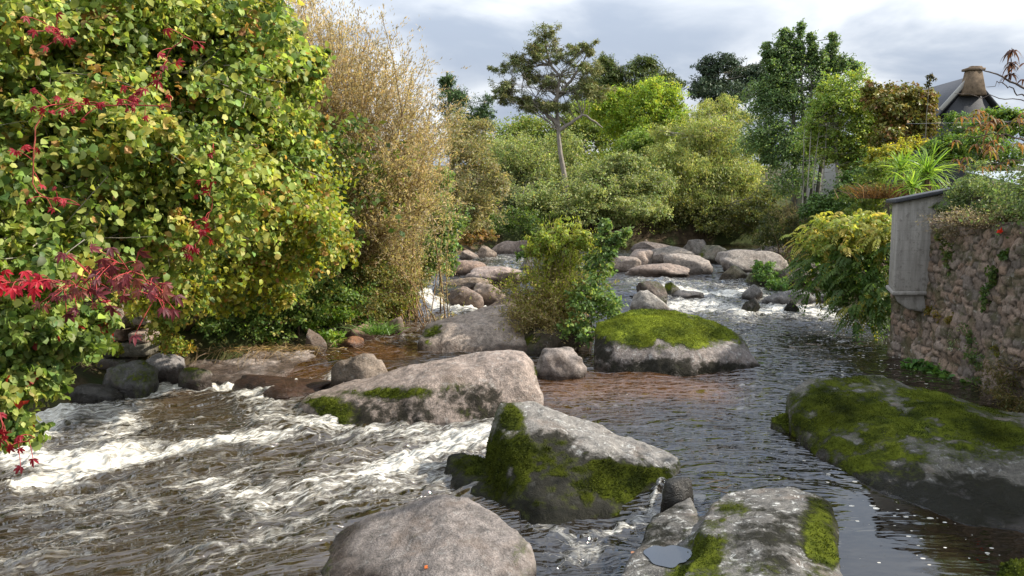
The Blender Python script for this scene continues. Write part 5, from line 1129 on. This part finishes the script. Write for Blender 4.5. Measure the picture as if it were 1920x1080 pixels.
shrub('wall_fern', 'green ferny plant on the wall right of the white flowers', 'plant', [(1835,665,28,36,14.2,.2),(1825,640,20,24,14.4,.2),(1850,690,24,26,13.95,.2)], 150, 18, .08, .06, .03, [(.6,(.08,.13,.045)),(.4,(.12,.17,.06))], nst=10, tr=.008, seed=66, foot=False)
shrub('dock_plant', 'broad leaved green plant at the foot of the wall behind the mossy boulder', 'plant', [(1740,700,40,17,15.3,.35),(1710,695,18,14,15.6,.3),(1775,712,26,14,14.9,.3),(1810,725,24,14,14.4,.25)], 110, 14, .09, .12, .075, [(.6,(.06,.13,.03)),(.4,(.09,.18,.04))], nst=10, tr=.008, seed=67, kind='oval', up=.9)
shrub('dry_heather', 'brown green heathery bush at the right edge behind the mossy boulder', 'bush', [(1900,720,45,45,12.9,.4),(1890,770,36,40,12.2,.35),(1930,690,40,50,12.9,.4),(1930,780,40,50,11.8,.4)], 420, 22, .085, .055, .014, [(.5,(.10,.09,.03)),(.3,(.14,.11,.045)),(.2,(.06,.07,.02))], nst=24, tr=.01, seed=68)
shrub('wall_ivy', 'mossy yellow weeds high on the wall above the heathery bush', 'plant', [(1880,665,28,18,13.55,.14)], 60, 18, .06, .04, .028, [(.6,(.16,.15,.03)),(.4,(.10,.12,.03))], nst=6, tr=.006, seed=69, foot=False)
shrub('wall_ivy', 'dark green ivy patch climbing the wall under the scarlet flower', 'plant', [(1868,520,26,44,13.75,.1),(1890,480,18,24,13.5,.1),(1850,560,18,24,13.95,.1)], 120, 18, .07, .055, .045, [(.6,(.06,.11,.03)),(.4,(.10,.15,.04))], nst=8, tr=.006, seed=101, foot=False)
shrub('wall_ivy', 'straggly green ivy hanging from the wall top right of the outhouse', 'plant', [(1770,450,16,40,15.45,.1),(1785,490,12,34,15.2,.1)], 90, 18, .07, .055, .045, [(.6,(.09,.13,.04)),(.4,(.14,.16,.05))], nst=8, tr=.006, seed=102, foot=False)
# bronze-leaved branches at the right edge
BRZ = [(.4,(.15,.08,.04)),(.3,(.20,.10,.045)),(.3,(.14,.14,.045))]
def droopleaf_branch(name, label, paths, seed, per, L, pal, ends=None):
    r = np.random.default_rng(seed); a = Acc(); b = Acc()
    for path, rad in paths:
        W = resample([P(*q) for q in path], 16); W[1:-1] += r.normal(size=(14, 3))*.012; b.add(*tube(W, np.linspace(rad, rad*.35, 16), 6), np.array((.15, .12, .10)))
    org = tuple(resample([P(*q) for q in paths[0][0]], 2)[0])
    for (px, py, Y, n) in ends:
        c = P(px, py, Y); an = np.linspace(0, 2*math.pi, n, endpoint=False) + r.uniform(0, 1)
        d = np.stack([np.cos(an), np.sin(an), r.uniform(-.2, .5, n)], -1); ln = L*r.uniform(.7, 1.2, n)
        V, Fa, Cc = leaves(np.tile(c, (n, 1)), d, np.tile([0, 0, 1.], (n, 1)) + .2*r.normal(size=(n, 3)), ln, ln*.3, pick(pal, n, r), 'blade')
        tcd = np.tile(TM['blade'][0][:, 0], n); V[:, 2] -= np.repeat(ln, 8)*.85*tcd**2; a.add(V, Fa, Cc)
    e = empty(name, org, label, 'tree'); b.build('branch', M['bark'], e, org); a.build('foliage', M['leaf'], e, org)
droopleaf_branch('peach_tree', 'dark drooping bronze leaves on a bare branch against the sky at the right edge',
    [([(1990,190,8.4),(1930,170,8.4),(1890,150,8.4),(1835,128,8.4)], .016), ([(1890,150,8.4),(1897,125,8.4),(1897,90,8.4)], .009), ([(1930,185,8.4),(1870,152,8.4),(1850,163,8.4)], .008), ([(1990,200,8.4),(1900,185,8.4),(1790,175,8.4)], .007)], 1, 6, .10,
    [(.6,(.06,.028,.02)),(.4,(.09,.035,.02))], [(1897,95,8.4,9),(1897,97,8.4,6),(1897,118,8.4,10),(1896,122,8.4,7),(1895,140,8.4,10),(1920,150,8.4,6),(1925,120,8.4,6)])
rr = np.random.default_rng(8)
droopleaf_branch('peach_tree', 'rusty orange drooping leaves on thin branches in front of the garden tree',
    [([(2000,300,8.8),(1940,270,8.8),(1870,250,8.8),(1800,260,8.9)], .014), ([(1990,240,8.8),(1900,228,8.8),(1800,240,8.9)], .010), ([(1990,300,8.7),(1900,300,8.8),(1830,310,8.9)], .009)], 2, 6, .095, BRZ,
    [(1800+rr.uniform(0,120), 200+rr.uniform(0,115), 8.8+rr.normal()*.15, 7) for _ in range(36)] + [(1790,265,8.9,8),(1792,300,8.9,6),(1830,215,8.9,7)])
# wires
for k, (y0, y1) in enumerate(((228, 224), )):
    a = Acc(); a.add(*tube(bez(P(1700, 232, 28), P(1800, 231, 26), P(2000, 224, 22), 20), .007, 5), np.array((.3, .3, .3)))
    tag(a.build('overhead_wire', M['bark'], None, tuple(P(1700, 232, 28))), 'thin pale wire strung across the garden at the right', 'wire')
# ------------------------------------------------------------------ small things on the front boulders
dg = bpy.context.evaluated_depsgraph_get()
def onto(obj, px, py):
    o = Vector((0, 0, H)); d = Vector(ray(px, py)).normalized(); m = obj.matrix_world.inverted() if False else None
    off = obj.location
    ok, loc, nor, _ = obj.ray_cast(o - off, d)
    return (np.array(loc) + np.array(off), np.array(nor)) if ok else (G(px, py, .3), np.array([0, 0, 1.]))
p_, n_ = onto(HB, 797, 1068)
Vl, Fl, Cl = leaves(np.array([p_ + n_*.012]), np.array([[.5, .6, .1]]), np.array([n_ + np.array([.2, -.3, 0])]), .065, .05, (.50, .13, .03), 'oval')
tag(mk('fallen_leaf', Vl, [Fl], M['leaf'], None, tuple(p_), Cl), 'orange autumn leaf lying on the smooth bottom centre boulder', 'leaf')
p_, n_ = onto(HP, 1183, 1040)
Vl, Fl, Cl = leaves(np.array([p_ + n_*.012]), np.array([[.5, .4, .1]]), np.array([n_]), .05, .035, (.40, .2, .12), 'oval')
tag(mk('fallen_leaf', Vl, [Fl], M['leaf'], None, tuple(p_), Cl), 'pale pink leaf on the left flank of the puddled boulder', 'leaf')
# puddle in the top of the right boulder
th = np.linspace(0, 2*math.pi, 48, endpoint=False); rr_ = 1 + .16*np.sin(2*th + 1) + .11*np.sin(3*th + .5) + .05*np.sin(7*th)
pv = np.stack([PUD[0] + .19*rr_*np.cos(th), PUD[1] + .25*rr_*np.sin(th), np.full(48, PUD[2] + .006)], -1); cen = len(pv)
pv = np.concatenate([pv, [[PUD[0], PUD[1], PUD[2] + .006]]])
NTp = NT('puddle_water'); NTp.done(NTp.principled((.02, .02, .02), .03, .9, IOR=1.8).outputs[0]); M['puddle'] = NTp.m
mk('puddle', pv, [np.array([(i, (i + 1) % 48, cen) for i in range(48)])], M['puddle'], HP, tuple(HP.location))
# drift twig caught above the trickle
a = Acc(); rr = np.random.default_rng(2)
for q in range(9):
    s_ = G(1318 + rr.uniform(-5, 60), 905 + rr.uniform(-8, 14), .34); e_ = s_ + rr.normal(size=3)*np.array([.22, .1, .035])
    a.add(*tube(bez(s_, (s_ + e_)/2 + rr.normal(size=3)*.02, e_, 6), np.linspace(.008, .003, 6), 5), np.array((.10, .075, .05)))
tag(a.build('drift_twigs', M['bark'], None, tuple(G(1345, 905, .3))), 'tangle of drift twigs caught in the water behind the lichen spotted boulder', 'twigs')
# grass on the banks
n = 9000; gx_ = np.concatenate([rng.uniform(-16, 0, n), rng.uniform(9, 22, n)]); gy_ = np.concatenate([rng.uniform(12, 45, n), rng.uniform(6, 45, n)])
l_, r2_ = bank(gx_, gy_); ok = (np.maximum(l_, r2_) > .25); gx_, gy_ = gx_[ok], gy_[ok]
ft = np.stack([gx_, gy_, terrain(gx_, gy_) - .02], -1)
blades('bank_grass', 'rough green and straw grass on both banks', None, None, len(ft), .35, .02, [(.5,(.09,.14,.03)),(.3,(.15,.17,.05)),(.2,(.22,.17,.08))], foots=ft, kind='stuff', seed=77)
